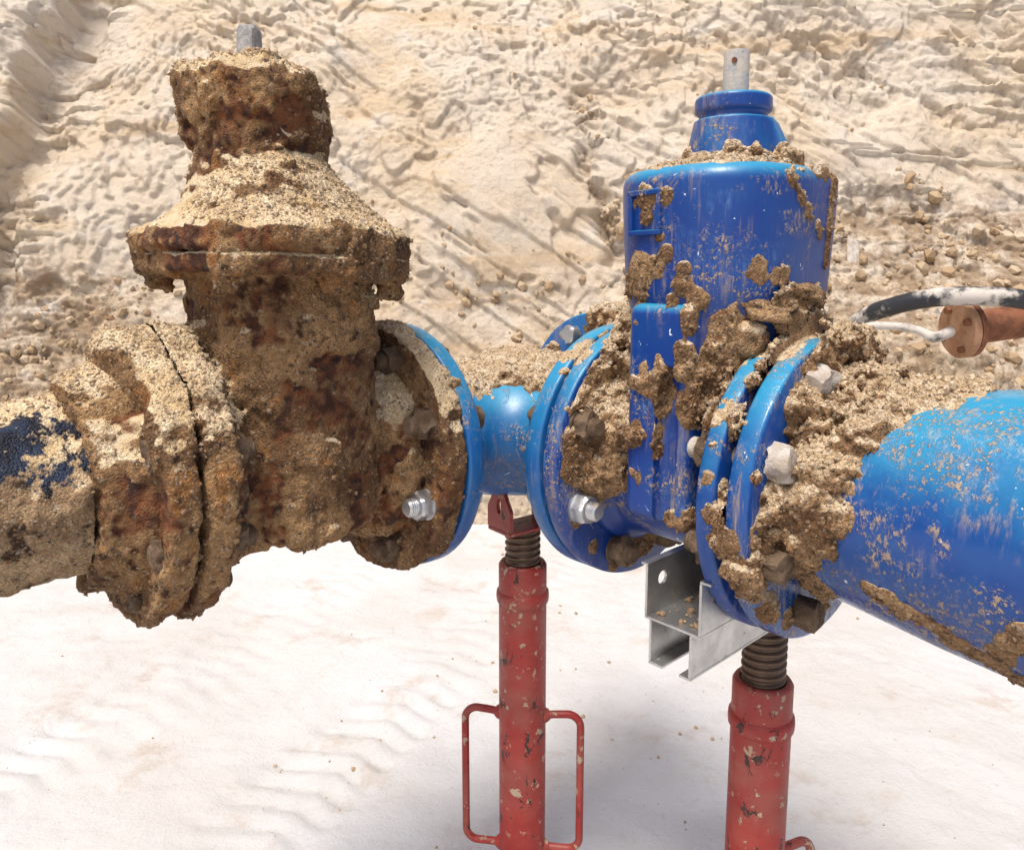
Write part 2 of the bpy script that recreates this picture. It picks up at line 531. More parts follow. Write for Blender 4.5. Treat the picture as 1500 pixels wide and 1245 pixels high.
def _mat_blue(name, dirt=0.5, base=(0.004, 0.034, 0.205), gloss=.34):
    """epoxy-blue paint with painted-in top light, a film of dust, smears and thin mud spatter"""
    n = NT(name)
    c = n.mix(n.ramp(n.noise(7, 4, .6), .35, .65), base, (base[0]*1.1, base[1]*1.5, base[2]*1.12))
    # top light painted into the colour: up-facing paint mixed towards pale cyan
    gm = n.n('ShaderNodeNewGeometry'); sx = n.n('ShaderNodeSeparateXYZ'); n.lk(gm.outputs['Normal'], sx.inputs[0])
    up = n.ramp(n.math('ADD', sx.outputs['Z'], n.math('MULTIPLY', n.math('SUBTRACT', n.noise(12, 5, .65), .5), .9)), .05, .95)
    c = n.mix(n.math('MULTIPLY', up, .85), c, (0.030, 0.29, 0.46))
    # chalky rubbed haze
    rub = n.math('MULTIPLY', n.ramp(n.noise(9, 6, .7, .6), .50, .72), n.ramp(n.noise(160, 3, .7, 0, None, (1, 1, .22)), .42, .68))
    c = n.mix(n.math('MULTIPLY', rub, .55), c, (0.12, 0.27, 0.50))
    # runs of dried muddy water
    run = n.math('MULTIPLY', n.ramp(n.noise(85, 5, .7, .15, None, (1, 1, .07)), .50, .68), n.ramp(n.noise(10, 5, .65), .45, .62))
    film = n.math('MULTIPLY', run, .65*dirt+.2)
    # fine spatter
    spat = n.math('MULTIPLY', n.ramp(n.noise(190, 4, .75), .57-.05*dirt, .62-.05*dirt), n.ramp(n.noise(9, 6, .68), .545-.05*dirt, .66-.05*dirt))
    spat = n.math('MAXIMUM', spat, n.math('MULTIPLY', n.math('MULTIPLY', n.ramp(n.noise(13, 6, .72, .3), .565-.035*dirt, .66-.035*dirt), n.ramp(n.noise(240, 3, .7, 0, None, (1, 1, .55)), .47, .57)), .85))
    m = n.math('MAXIMUM', film, spat)
    dirtc = n.mix(n.noise(90, 3), (0.27, 0.175, 0.10), (0.48, 0.37, 0.25))
    c = n.mix(m, c, dirtc)
    # scratches and chips down to pale primer
    chip = n.ramp(n.noise(95, 2, .5, 1.5, None, (1, 1.4, .8)), .735, .75)
    c = n.mix(chip, c, (0.62, 0.66, 0.68))
    rough = n.math('ADD', n.math('MULTIPLY', m, .55), n.math('ADD', gloss, n.math('MULTIPLY', rub, .3)))
    h = n.math('ADD', n.math('MULTIPLY', m, 1.0), n.math('MULTIPLY', n.noise(70, 4, .6), .25))
    nb = n.bump(h, .0016, .8)
    return n.out(c, rough, 0, nb, .5)
def mat_metal(name, col=(0.55, 0.56, 0.57), rough=.38, dirt=.3, dcol=(0.30, 0.22, 0.14), metal=.85):
    n = NT(name)
    m = n.ramp(n.noise(70, 5, .7), .66-.3*dirt, .78-.25*dirt)
    c = n.mix(n.ramp(n.noise(18, 4, .6), .3, .7), col, tuple(x*.68 for x in col))
    c = n.mix(m, c, dcol)
    r = n.math('ADD', n.math('MULTIPLY', m, .45), n.math('ADD', rough-.08, n.math('MULTIPLY', n.noise(40, 4), .2)))
    mt = n.math('MULTIPLY', n.ramp(m, 0, 1, True), metal)
    return n.out(c, r, mt, n.bump(n.noise(150, 4, .7), .0008, .6), .5)
def mat_red():
    n = NT('worn_red_paint')
    c = n.mix(n.ramp(n.noise(10, 4, .6), .35, .68), (0.27, 0.020, 0.016), (0.35, 0.040, 0.030))
    dusty = n.math('MULTIPLY', n.ramp(n.noise(8, 4, .6, 0), .44, .66), .38)
    c = n.mix(dusty, c, (0.30, 0.15, 0.11))
    spots = n.math('MULTIPLY', n.ramp(n.noise(58, 3, .6), .605, .655), n.ramp(n.noise(9, 3), .38, .55))
    c = n.mix(spots, c, (0.43, 0.32, 0.22))
    chips = n.ramp(n.noise(46, 4, .7, .5, None, (1, 1, .6)), .615, .64)
    c = n.mix(chips, c, (0.055, 0.026, 0.020))
    ha = n.math('SUBTRACT', spots, chips)
    nb = n.bump(ha, .0012, .7)
    nb = n.bump(n.noise(80, 3), .0008, .5, nb)
    return n.out(c, n.math('ADD', .45, n.math('MULTIPLY', spots, .4)), 0, nb, .4)
def mat_simple(name, a, b, rough=.8, scale=20, bumpd=.001, spec=.3, metal=0):
    n = NT(name)
    c = n.mix(n.ramp(n.noise(scale, 5, .65), .36, .64), a, b)
    c = n.mix(n.ramp(n.noise(scale*4.3, 4, .7), .60, .72), c, tuple(x*.45 for x in a))
    return n.out(c, rough, metal, n.bump(n.noise(scale*6, 5, .7), bumpd, .8), spec)
M_CRUST, M_MUD = mat_crust(), mat_mud()
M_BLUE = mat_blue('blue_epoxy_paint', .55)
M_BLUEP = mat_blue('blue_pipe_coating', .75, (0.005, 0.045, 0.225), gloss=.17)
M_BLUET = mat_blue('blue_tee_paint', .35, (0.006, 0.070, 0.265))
M_ZINC = mat_metal('zinc_plated_steel', (0.60, 0.61, 0.62), .33, .30)
M_ZINCD = mat_metal('muddy_zinc_steel', (0.50, 0.50, 0.49), .42, .62)
M_ALU = mat_metal('aluminium_extrusion', (0.66, 0.655, 0.64), .36, .16, (0.30, 0.25, 0.19), .9)
M_NUT = mat_simple('mud_caked_bolt', (0.21, 0.145, 0.092), (0.12, 0.075, 0.045), .9, 60, .006)
M_PALE = mat_simple('bolt_under_dry_dust', (0.56, 0.52, 0.46), (0.40, 0.33, 0.26), .85, 50, .003)
M_STEM = mat_simple('weathered_stem', (0.42, 0.37, 0.31), (0.30, 0.30, 0.31), .7, 45, .002)
M_STEMZ = mat_simple('galvanised_stem', (0.40, 0.385, 0.365), (0.20, 0.19, 0.185), .65, 50, .003, .3)
M_RED = mat_red()
M_THREAD = mat_metal('oiled_thread', (0.16, 0.105, 0.07), .42, .45, (0.085, 0.045, 0.025), .6)
M_RUST = mat_simple('rusty_steel', (0.25, 0.10, 0.05), (0.14, 0.055, 0.03), .88, 24, .002)
M_TANRUST = mat_simple('tan_rusty_flange', (0.40, 0.235, 0.135), (0.30, 0.15, 0.08), .85, 18, .0015)
M_BLACK = mat_simple('black_rubber_hose', (0.022, 0.023, 0.026), (0.05, 0.05, 0.052), .5, 9, .001, .5)

def mat_hose(name, dust):
    n = NT(name)
    m = n.ramp(n.noise(9, 5, .65), .60-.3*dust, .70-.2*dust)
    c = n.mix(m, (0.02, 0.021, 0.024), (0.52, 0.47, 0.41))
    return n.out(c, n.math('ADD', .42, n.math('MULTIPLY', m, .4)), 0, n.bump(n.noise(90, 3), .0008, .5), .5)

# ------------------------------------------------------------------ ground and bank
TRK = (-1.15, 2.6)
def ground_h(x, y):
    P = np.stack([x, y, np.zeros_like(x)], 1)
    h = .018*fbm(P, 1.3, 3, 3.0)+.006*fbm(P, 7, 3, 9.0)+.0025*fbm(P, 30, 2, 1.0)
    # tyre tracks of an excavator running away from the camera, to the left
    ang = R_(-24)
    u = (x+.55)*math.cos(ang)+(y-2.2)*math.sin(ang)
    w = -(x+.55)*math.sin(ang)+(y-2.2)*math.cos(ang)
    for off in (-.28, .35):
        m = smooth(.17, .11, np.abs(u-off+.05*vnoise(P, 2.0, 4)))*(.35+.65*smooth(-.3, .3, vnoise(P, 2.4, 8)))
        h -= m*(.008+.010*(np.sin(w*2*math.pi/.075+np.abs(u-off)*26) > .1))
    return h
def axis_lin(parts):
    return np.concatenate([np.linspace(a, b, n, endpoint=False) for a, b, n in parts]+[[parts[-1][1]]])
gx = axis_lin([(-60, -8, 12), (-8, -2.2, 40), (-2.2, 2.2, 300), (2.2, 8, 40), (8, 60, 12)])
gy = axis_lin([(-60, -6, 12), (-6, .9, 40), (.9, 4.2, 240), (4.2, 9, 30), (9, 60, 12)])
X, Y = np.meshgrid(gx, gy, indexing='ij')
Hh = ground_h(X.ravel(), Y.ravel())
nx, ny = len(gx), len(gy)
ii, jj = np.meshgrid(np.arange(nx-1), np.arange(ny-1), indexing='ij')
Qg = np.stack([ii*ny+jj, (ii+1)*ny+jj, (ii+1)*ny+jj+1, ii*ny+jj+1], -1).reshape(-1, 4)
def mat_ground():
    n = NT('pale_dry_sand_ground')
    c = n.mix(n.ramp(n.noise(1.6, 6, .62), .35, .66), (0.55, 0.545, 0.54), (0.505, 0.485, 0.46))
    c = n.mix(n.math('MULTIPLY', n.ramp(n.noise(5, 6, .7, .3), .53, .70), .55), c, (0.40, 0.32, 0.245))
    c = n.mix(n.math('MULTIPLY', n.ramp(n.noise(55, 5, .75), .60, .72), .5), c, (0.34, 0.27, 0.20))
    nb = n.bump(n.noise(40, 6, .7), .008, .7)
    nb = n.bump(n.noise(220, 4, .7), .002, .6, nb)
    return n.out(c, .95, 0, nb, .2)
link('ground', mesh_np('ground', np.stack([X.ravel(), Y.ravel(), Hh], 1), Qg), mat_ground(), None, 'structure')

# the cut bank behind: a leaning surface (u across, v up), nearer on the right where soil slumped
def bank_profile(x, v):
    cv = np.array([0, .16, .40, .68, 1.0])
    yc = np.array([3.50, 3.72, 4.10, 4.62, 5.6]); zc = np.array([-.08, .62, 1.55, 2.6, 4.0])
    yr = np.array([2.72, 3.02, 3.75, 4.40, 5.5]); zr = np.array([-.08, .80, 1.38, 2.6, 4.0])
    w = smooth(.55, 1.35, x)*smooth(4.5, 3.0, x)
    y = np.interp(v, cv, yc)*(1-w)+np.interp(v, cv, yr)*w
    z = np.interp(v, cv, zc)*(1-w)+np.interp(v, cv, zr)*w
    return y, z
bu = axis_lin([(-9, -3.4, 50), (-3.4, 4.0, 820), (4.0, 9, 40)])
bv = axis_lin([(0, .72, 400), (.72, 1.0, 30)])
U, Vv = np.meshgrid(bu, bv, indexing='ij')
U, Vv = U.ravel(), Vv.ravel()
by, bz = bank_profile(U, Vv)
P0 = np.stack([U, by, bz], 1)
Pn = np.stack([U, bz*1.1, by*.3], 1).astype(np.float32)     # noise space on the face
disp = .11*fbm(Pn, .8, 2, 2.0)+.028*fbm(Pn, 2.9, 2, 5.0)+.005*fbm(Pn, 11, 3, 8.0)+.002*fbm(Pn, 45, 2, 3.0)
# flaking: thin sheets broken off along irregular edges
for k_, (sc_, of_) in enumerate(((1.7, 71.0), (3.6, 83.0), (6.5, 97.0))):
    fl_ = fbm(Pn, sc_, 5, of_, .62)*(5-k_)
    disp += (.022, .009, .004)[k_]*(np.floor(fl_)+smooth(.0, .16, fl_-np.floor(fl_)))*smooth(-.2, .3, vnoise(Pn, 1.3, of_))
# lumpy ledges where the face broke away
led = fbm(Pn, 2.2, 4, 31.0)
disp += .03*smooth(.02, .06, led)-.015*smooth(-.20, -.25, led)
# oblique tooth marks of the bucket
t1 = (U*.55+bz*.83); t2 = (U*.83-bz*.55)
sc = np.stack([t1*19, t2*1.9, by*0], 1)
mk = smooth(.0, .35, vnoise(Pn, .85, 12.0)+.25*vnoise(Pn, 3, 1.0)+.35*smooth(1.2, .2, np.abs(U-.15))*smooth(1.2, 1.6, bz))
disp += mk*(.022*smooth(.05, .30, fbm(sc, 1.0, 3, 5.0))-.014)
# bedding layers at the right
lay = np.stack([U*.5, bz*16, by*0], 1)
mk2 = smooth(.2, 1.0, U)*smooth(.9, 1.5, bz)
disp += mk2*.026*smooth(.12, .22, fbm(lay, 1.0, 4, 40.0, .65))*(.3+.7*smooth(-.2, .3, vnoise(Pn, 1.6, 33.0)))
# a standing rib of soil at the left edge and the broken seam behind the blue valve
eg = -2.66+.10*(bz-1.2)+.06*vnoise(Pn, 3.0, 6.0)
disp -= .0
eg = eg+.05*fbm(Pn, 9, 3, 66.0)
rib = smooth(eg+.014, eg-.014, U)
disp += .20*rib-.09*smooth(.16, .02, np.abs(U-eg-.10))-.03*smooth(.3, .1, np.abs(U-eg-.14))*(vnoise(np.stack([U*2, bz*22, by*0], 1), 1.0, 9.0) > .25)
seam = np.exp(-((U-(.36+(2.0-bz)*.20+.09*fbm(Pn, 5, 2, 2.0)))/.075)**2)*smooth(.95, 1.25, bz)*smooth(2.15, 1.95, bz)
disp -= .07*seam*(.4+.8*(vnoise(Pn, 9, 7.0) > -.1))
# rubble low on the face
rub = smooth(1.35, .95, bz)*(.35+.65*smooth(.6, 1.4, U))+smooth(.8, 1.2, U)*smooth(1.75, 1.3, bz)+.8*smooth(-1.6, -2.1, U)*smooth(1.25, 1.0, bz)
rub = np.clip(rub, 0, 1)
seam2 = np.clip(seam*smooth(-.25, .1, vnoise(Pn, 6, 19.0)), 0, 1)
rub = np.maximum(rub, seam2)
disp += rub*(.030*np.abs(fbm(Pn, 14, 3, 4.0))+.018*np.abs(fbm(Pn, 33, 2, 14.0)))
# dished nest under the old capped pipe at the right
nrm = np.array([0, -.90, .42])
PB = P0+disp[:, None]*nrm
nu, nv = len(bu), len(bv)
ii, jj = np.meshgrid(np.arange(nu-1), np.arange(nv-1), indexing='ij')
QB = np.stack([ii*nv+jj, (ii+1)*nv+jj, (ii+1)*nv+jj+1, ii*nv+jj+1], -1).reshape(-1, 4)
def mat_bank():
    n = NT('cut_sand_bank')
    r = n.attr('rubble')
    c = n.mix(n.ramp(n.noise(1.3, 6, .6, .4), .36, .64), (0.66, 0.575, 0.47), (0.64, 0.52, 0.375))
    st = n.noise(2.2, 5, .6, .3, None, (.35, 1, 2.6))
    c = n.mix(n.math('MULTIPLY', n.ramp(st, .52, .66), .65), c, (0.56, 0.41, 0.245))
    c = n.mix(n.math('MULTIPLY', n.ramp(n.noise(4.5, 6, .65), .52, .70), .7), c, (0.69, 0.63, 0.55))
    c = n.mix(n.math('MULTIPLY', r, n.ramp(n.noise(7, 6, .7), .38, .60)), c, (0.33, 0.235, 0.15))
    c = n.mix(n.math('MULTIPLY', n.ramp(n.noise(38, 6, .75), .59, .70), .55), c, (0.30, 0.215, 0.14))
    nb = n.bump(n.noise(24, 9, .78), .008, .6)
    c = n.mix(n.math('MULTIPLY', n.ramp(n.noise(95, 4, .8), .56, .68), .5), c, (0.36, 0.27, 0.18))
    c = n.mix(n.math('MULTIPLY', n.ramp(n.noise(14, 7, .8, .5), .60, .68), .6), c, (0.40, 0.29, 0.185))
    nb = n.bump(n.noise(75, 6, .8), .014, .8, nb)
    nb = n.bump(n.ramp(n.noise(17, 5, .7, 1.2, None, (1, .5, 1.8)), .60, .66), .02, .5, nb)
    return n.out(c, .95, 0, nb, .2)
M_BANK = mat_bank()
link('earth_bank', mesh_np('earth_bank', PB, QB, {'rubble': rub}), M_BANK, None, 'structure')

tick('pebbles')
# ------------------------------------------------------------------ pebbles
ico_v = []
ph = (1+5**.5)/2
for a in (-1, 1):
    for b in (-ph, ph):
        ico_v += [(0, a, b), (a, b, 0), (b, 0, a)]
ico_v = np.array(ico_v, np.float32)/math.sqrt(1+ph*ph)
def _hull_faces(V):
    fs = []
    n = len(V)
    for i in range(n):
        for j in range(i+1, n):
            for k in range(j+1, n):
                nn = np.cross(V[j]-V[i], V[k]-V[i])
                d = (V-V[i]) @ nn
                if (d < 1e-5).all(): fs.append((i, j, k))
                elif (d > -1e-5).all(): fs.append((i, k, j))
    return np.array(fs)
ico_f = _hull_faces(ico_v)
oct_v = np.array([(1,0,0),(-1,0,0),(0,1,0),(0,-1,0),(0,0,1),(0,0,-1)], np.float32)
oct_f = _hull_faces(oct_v)
def pebbles(P, size, rng, tmpl='ico'):
    tv, tf = (ico_v, ico_f) if tmpl == 'ico' else (oct_v, oct_f)
    n = len(P); k = len(tv)
    q = rng.normal(size=(n, 4)); q /= np.linalg.norm(q, axis=1)[:, None]
    w, x, y, z = q.T
    Rm = np.stack([1-2*(y*y+z*z), 2*(x*y-z*w), 2*(x*z+y*w), 2*(x*y+z*w), 1-2*(x*x+z*z), 2*(y*z-x*w), 2*(x*z-y*w), 2*(y*z+x*w), 1-2*(x*x+y*y)], 1).reshape(n, 3, 3)
    sc = size[:, None]*rng.uniform(.6, 1.15, (n, 3))
    v = tv[None]*(1+rng.uniform(-.22, .22, (n, k, 1)))*sc[:, None, :]
    v = np.einsum('nij,nkj->nki', Rm, v)+P[:, None, :]
    f = tf[None]+(np.arange(n)*k)[:, None, None]
    shade = np.repeat(rng.random(n), k)
    return v.reshape(-1, 3), f.reshape(-1, 3), shade
def mat_grain():
    n = NT('loose_grains')
    s = n.attr('shade')
    q = n.n('ShaderNodeValToRGB')
    n.lk(s, q.inputs[0])
    cr = q.color_ramp; cr.interpolation = 'CONSTANT'
    cols = [(0, (.40, .29, .175)), (.25, (.27, .175, .10)), (.42, (.52, .41, .28)), (.62, (.33, .21, .115)), (.78, (.55, .45, .33)), (.88, (.16, .115, .08)), (.955, (.20, .20, .205)), (.985, (.60, .55, .48))]
    cr.elements[0].color = (*cols[0][1], 1)
    cr.elements[1].position = cols[1][0]; cr.elements[1].color = (*cols[1][1], 1)
    for p, c in cols[2:]:
        e = cr.elements.new(p); e.color = (*c, 1)
    c = n.mix(.5, q.outputs[0], (.47, .36, .225))
    mudc = n.mix(.82, q.outputs[0], (.17, .095, .046))
    c = n.mix(n.attr('dry'), mudc, c)
    return n.out(c, .9, 0, n.bump(n.noise(300, 3), .001, .6), .3)
M_GRAIN = mat_grain()
def scatter(V, Q, w, n, s0, s1, rng, sink=.35, tmpl='ico', power=2.5, dry=None):
    """pebbles on a quad mesh, w = weight per vertex"""
    N = normals(V, Q)
    fw = w[Q].mean(1)*np.linalg.norm(np.cross(V[Q[:, 2]]-V[Q[:, 0]], V[Q[:, 3]]-V[Q[:, 1]]), axis=1)
    fw = np.maximum(fw, 0); fw = fw/fw.sum()
    fi = rng.choice(len(Q), n, p=fw)
    bw = rng.dirichlet((1, 1, 1, 1), n)
    P = (V[Q[fi]]*bw[:, :, None]).sum(1)
    nn = N[Q[fi, 0]]
    size = s0+(s1-s0)*rng.random(n)**power
    P = P+nn*(size*(1-2*sink))[:, None]*.6
    r = pebbles(P, size, rng, tmpl)
    k = 12 if tmpl == 'ico' else 6
    return r if dry is None else (*r, np.repeat(dry[Q[fi, 0]], k))

PBf = PB.astype(np.float32)
gw = rub*smooth(-.25, .3, fbm(Pn, 3.5, 3, 21.0))
gw[(U < -2.9) | (U > 3.4) | (bz > 2.2)] = 0
v, f, s = scatter(PBf, QB, gw+.004*(np.abs(U) < 2.8)*(bz < 2.4), 6000, .003, .034, rng, .4, power=6)
o = link('gravel', mesh_np('gravel', v, f, {'shade': s, 'dry': np.full(len(v), .8)}, False), M_GRAIN, None, 'stuff')
o['label'] = 'loose gravel and stones lying on the slumped foot of the sand bank'; o['category'] = 'gravel'
GV = np.stack([X.ravel(), Y.ravel(), Hh], 1).astype(np.float32)
gwt = ((np.abs(GV[:, 0]) < 2.6) & (GV[:, 1] > .9) & (GV[:, 1] < 3.9))*(.15+smooth(.1, .5, fbm(GV, 2.5, 2, 3.0)))
v, f, s = scatter(GV, Qg, gwt.astype(np.float32), 500, .002, .009, rng, .3, power=4)
o = link('ground_grit', mesh_np('ground_grit', v, f, {'shade': s, 'dry': np.full(len(v), .8)}, False), M_GRAIN, None, 'stuff')
o['label'] = 'scattered grit and crumbs of soil on the pale ground'; o['category'] = 'grit'

tick('bolts')
# ------------------------------------------------------------------ bolts
def hexprism(mb, p, axis, sgn, af, h, n=6, phase=.2, cham=.84, lump=0.0):
    """hexagonal head / nut starting at p and growing along sgn*axis"""
    r = af/math.sqrt(3)
    k = 24
    o = [(1, 2), (2, 0), (0, 1)][axis]
    def hexr(a):
        a = (a-phase) % (math.pi/3)-math.pi/6
        return r*math.cos(math.pi/6)/math.cos(a)
    rings = [(0, 1.0, 9), (h*.4, 1.0, 9), (h*.80, 1.0, 9), (h, 1.0, r*cham)]+([(h*1.04, 1.0, r*.45)] if lump else [])
    nr = len(rings)
    vs = []
    for hh, m, lim in rings:
        for i in range(k):
            a = 2*math.pi*i/k+phase
            rad = min(hexr(a), lim)
            if hh == h*.80: rad = hexr(a)
            q = [0, 0, 0]; q[axis] = p[axis]+sgn*hh; q[o[0]] = p[o[0]]+rad*math.cos(a); q[o[1]] = p[o[1]]+rad*math.sin(a)
            vs.append(q)
    if lump:
        A = np.array(vs, np.float32)
        A = A+lump*np.stack([vnoise(A, 75, o_)+.6*vnoise(A, 190, o_+5) for o_ in (1.0, 21.0, 41.0)], 1)
        vs = [tuple(q) for q in A]
    fs = []
    for i in range(nr-1):
        for j in range(k):
            j2 = (j+1) % k
            fs.append((i*k+j, i*k+j2, (i+1)*k+j2, (i+1)*k+j) if sgn > 0 else (i*k+j2, i*k+j, (i+1)*k+j, (i+1)*k+j2))
    fs.append(tuple((nr-1)*k+j for j in range(k)) if sgn > 0 else tuple((nr-1)*k+j for j in range(k-1, -1, -1)))
    mb.add(vs, fs)
def add_bolt(parent, base, axis, pos, lo, hi, nut_side, mat, rot=0.2, head=.024, nut_mat=None):
    nut_mat = nut_mat or mat
    lump = 0.0 if mat is M_ZINC else .0045
    """a bolt through two flanges from lo to hi along axis; nut on nut_side (+1 or -1), head on the other"""
    c = list(pos)
    sh = MB()
    a0, a1 = lo-.006, hi+.006
    e = nut_side
    nut_at = hi if e > 0 else lo
    tip = nut_at+e*.036
    p0, p1 = (lo-.01, tip) if e > 0 else (tip, hi+.01)
    c[axis] = 0
    sh.lathe([(p0, .0095), (p0+.002, .0115), (p1-.002, .0115), (p1, .0095)], 18, axis, c)
    # thread rings near the tip
    for i in range(5):
        z = tip-e*(.003+i*.0032)
        sh.lathe([(z-.0012, .0114), (z, .0126), (z+.0012, .0114)], 18, axis, c, 0, False)
    bolt = sh.build('bolt', mat, parent, base=base)
    q = list(pos); q[axis] = nut_at+e*.003
    nb = MB(); hexprism(nb, q, axis, e, .036, .019, phase=rot, lump=lump)
    nb.build('nut', nut_mat, bolt, 30, base=base)
    w = MB()
    q2 = list(pos); q2[axis] = 0
    lo_w, hi_w = sorted((nut_at, nut_at+e*.0035))
    w.lathe([(lo_w, .0215), (hi_w, .0215)], 24, axis, q2); w.build('washer', mat, bolt, base=base)
    hd_at = lo if e > 0 else hi
    q = list(pos); q[axis] = hd_at
    hb = MB(); hexprism(hb, q, axis, -e, .034, head, phase=rot+.4, lump=lump)
    hb.build('bolt_head', mat, bolt, 45, base=base)
    return bolt
def bolt_ring(parent, base, axis, lo, hi, nut_side, mats, phase=R_(22.5), n=8, r=.146):
    o = [(1, 2), (2, 0), (0, 1)][axis]
    for k in range(n):
        a = phase+2*math.pi*k/n
        p = [0, 0, 0]; p[o[0]] = r*math.cos(a); p[o[1]] = r*math.sin(a)
        add_bolt(parent, base, axis, p, lo, hi, nut_side, mats[k % len(mats)], .2+k*.37)

# ------------------------------------------------------------------ crusted iron: rusty valve and left pipe
HEAPS = [  # loose sand lying on the iron (F coordinates, radius, height)
    ((0.06, RV, .31), .12, .022), ((.09, RV+.05, .30), .08, .014), ((.07, RV-.06, .305), .08, .014), ((-.05, RV+.02, .31), .11, .015),
    ((0.0, RV-.02, .50), .08, .006),
    ((0, -.60, .17), .08, .018), ((.02, -.63, .13), .08, .024), ((0, -.555, .17), .05, .012),
    ((.09, -.575, .12), .05, .014), ((.03, -.50, .12), .07, .016), ((0, -.27, .17), .06, .008), ((0, -.90, .10), .10, .006), ((0, -.70, .10), .08, .012)]
def crust_t(P):
    t = .0012+.0040*fbm(P, 16, 3, 1.0)+.0030*np.abs(fbm(P, 46, 2, 6.0))+.0020*fbm(P, 130, 2, 3.0)
    t = t+.006*smooth(.2, .6, fbm(P, 24, 2, 50.0))
    for c, r, h in HEAPS:
        q = (P-np.asarray(c, np.float32))*np.array([1, 1, 1.5], np.float32)
        d = np.sqrt((q**2).sum(1))/r
        t = t+h*np.clip(1-d*d, 0, 1)
    return t
def crust_part(name, sdf, lo, hi, mat, parent, base, v=.0024, amount=1.0, extra=None, keepiron=.0):
    def dsp(P, d):
        t = crust_t(P)*amount
        if extra is not None: t = t+extra(P)
        return d-t
    V, Q = surface(sdf, lo, hi, v, .032, dsp)
    t = crust_t(V)*amount
    dry = smooth(.22, .66, broad_up(V, Q)+.22*fbm(V, 14, 2, 7.0))
    o = Fpart(name, V, Q, mat, parent, base, {'crust': t*100-keepiron, 'dry': dry})
    return o, V, Q, t, dry
rv_base = (0, RV, -.105)
rv = Fthing('gate_valve', 'old rusty iron gate valve thickly caked in sand, left of the blue tee', 'valve', rv_base)
acc = []
acc.append(crust_part('body', sd_rv_body, (-.22, -.60, -.13), (.22, -.24, .285), M_CRUST, rv, rv_base))
acc.append(crust_part('bonnet', sd_rv_bonnet, (-.22, -.62, .23), (.22, -.24, .44), M_CRUST, rv, rv_base))
def gl_extra(P):
    # three pockets where the iron of the gland shows through the mud
    e = .002+.005*np.abs(fbm(P, 30, 2, 3.0))+.007*smooth(.0, .4, fbm(P, 19, 2, 60.0))
    return e
acc.append(crust_part('gland', sd_rv_gland, (-.13, -.58, .37), (.12, -.32, .53), M_CRUST, rv, rv_base, .0024, 1.0, gl_extra))
acc.append(crust_part('flange', sd_rv_flange_near, (-.23, -.584, -.23), (.23, -.51, .25), M_CRUST, rv, rv_base, .0024, 1.0))
acc.append(crust_part('flange', sd_rv_flange_far, (-.23, -.33, -.23), (.23, -.2455, .25), M_CRUST, rv, rv_base, .0024, .75))
lp_base = (0, -.9, -.105)
lp = Fthing('steel_pipe', 'mud-crusted pipe with torn dark blue coating at the left edge', 'pipe', lp_base)
acc.append(crust_part('flange', sd_lp_flange, (-.23, -.66, -.23), (.23, -.584, .25), M_CRUST, lp, lp_base))
acc.append(crust_part('socket_hub', sd_lp_hub, (-.22, -.78, -.20), (.22, -.58, .23), M_CRUST, lp, lp_base))
def mat_leftpipe():
    n = NT('crusted_coated_pipe')
    crust, dry, tape = n.attr('crust'), n.attr('dry'), n.attr('tape')
    mud = n.mix(n.ramp(n.noise(12, 5, .6), .36, .64), (0.22, 0.14, 0.075), (0.40, 0.285, 0.165))
    mud = n.mix(n.ramp(n.noise(40, 4), .55, .68), mud, MUDD)
    sand = n.mix(n.ramp(n.noise(25, 5, .6), .35, .65), SAND, SANDP)
    c = n.mix(n.ramp(n.math('ADD', dry, n.math('MULTIPLY', n.math('SUBTRACT', n.noise(55, 5, .7), .5), 1.1)), .3, .72), mud, sand)
    g, dist = gritty(n, c)
    navy = n.mix(n.ramp(n.noise(30, 4), .4, .65), (0.006, 0.008, 0.017), (0.016, 0.028, 0.058))
    tf = n.ramp(n.math('ADD', tape, n.math('MULTIPLY', n.math('SUBTRACT', n.noise(17, 6, .7), .5), 3.2)), .72, .86)
    c = n.mix(tf, g, navy)
    h = n.math('ADD', n.noise(260, 5, .7), n.math('MULTIPLY', dist, -.8))
    nb = n.bump(h, .0026, .8)
    return n.out(c, n.math('SUBTRACT', .93, n.math('MULTIPLY', tf, .5)), 0, nb, .3)
M_LPIPE = mat_leftpipe()
def tape_m(P):
    a = np.arctan2(P[:, 2], P[:, 0])
    return (smooth(-.666, -.673, P[:, 1])*smooth(-1.15, -1.0, P[:, 1])*smooth(R_(-5), R_(35), a)*smooth(R_(85), R_(62), a))
def lp_extra(P):
    return -.0062*tape_m(P)
V, Q = surface(sd_lp_pipe, (-.17, -1.25, -.17), (.17, -.68, .18),   .0028, .024, lambda P, d: d-np.maximum(crust_t(P)+.001+lp_extra(P), .0004))
lpdry = smooth(.25, .8, broad_up(V, Q)+.22*fbm(V, 14, 2, 7.0))
Fpart('pipe_barrel', V, Q, M_LPIPE, lp, lp_base, {'crust': crust_t(V)*100, 'dry': lpdry, 'tape': tape_m(V)})
acc.append((None, V, Q, crust_t(V)*(1-tape_m(V)), lpdry))
mb = MB(); mb.lathe([(-2.4, .0915), (-1.2, .0915)], 48, 1); mb.build('pipe_barrel', M_LPIPE, lp, base=lp_base)
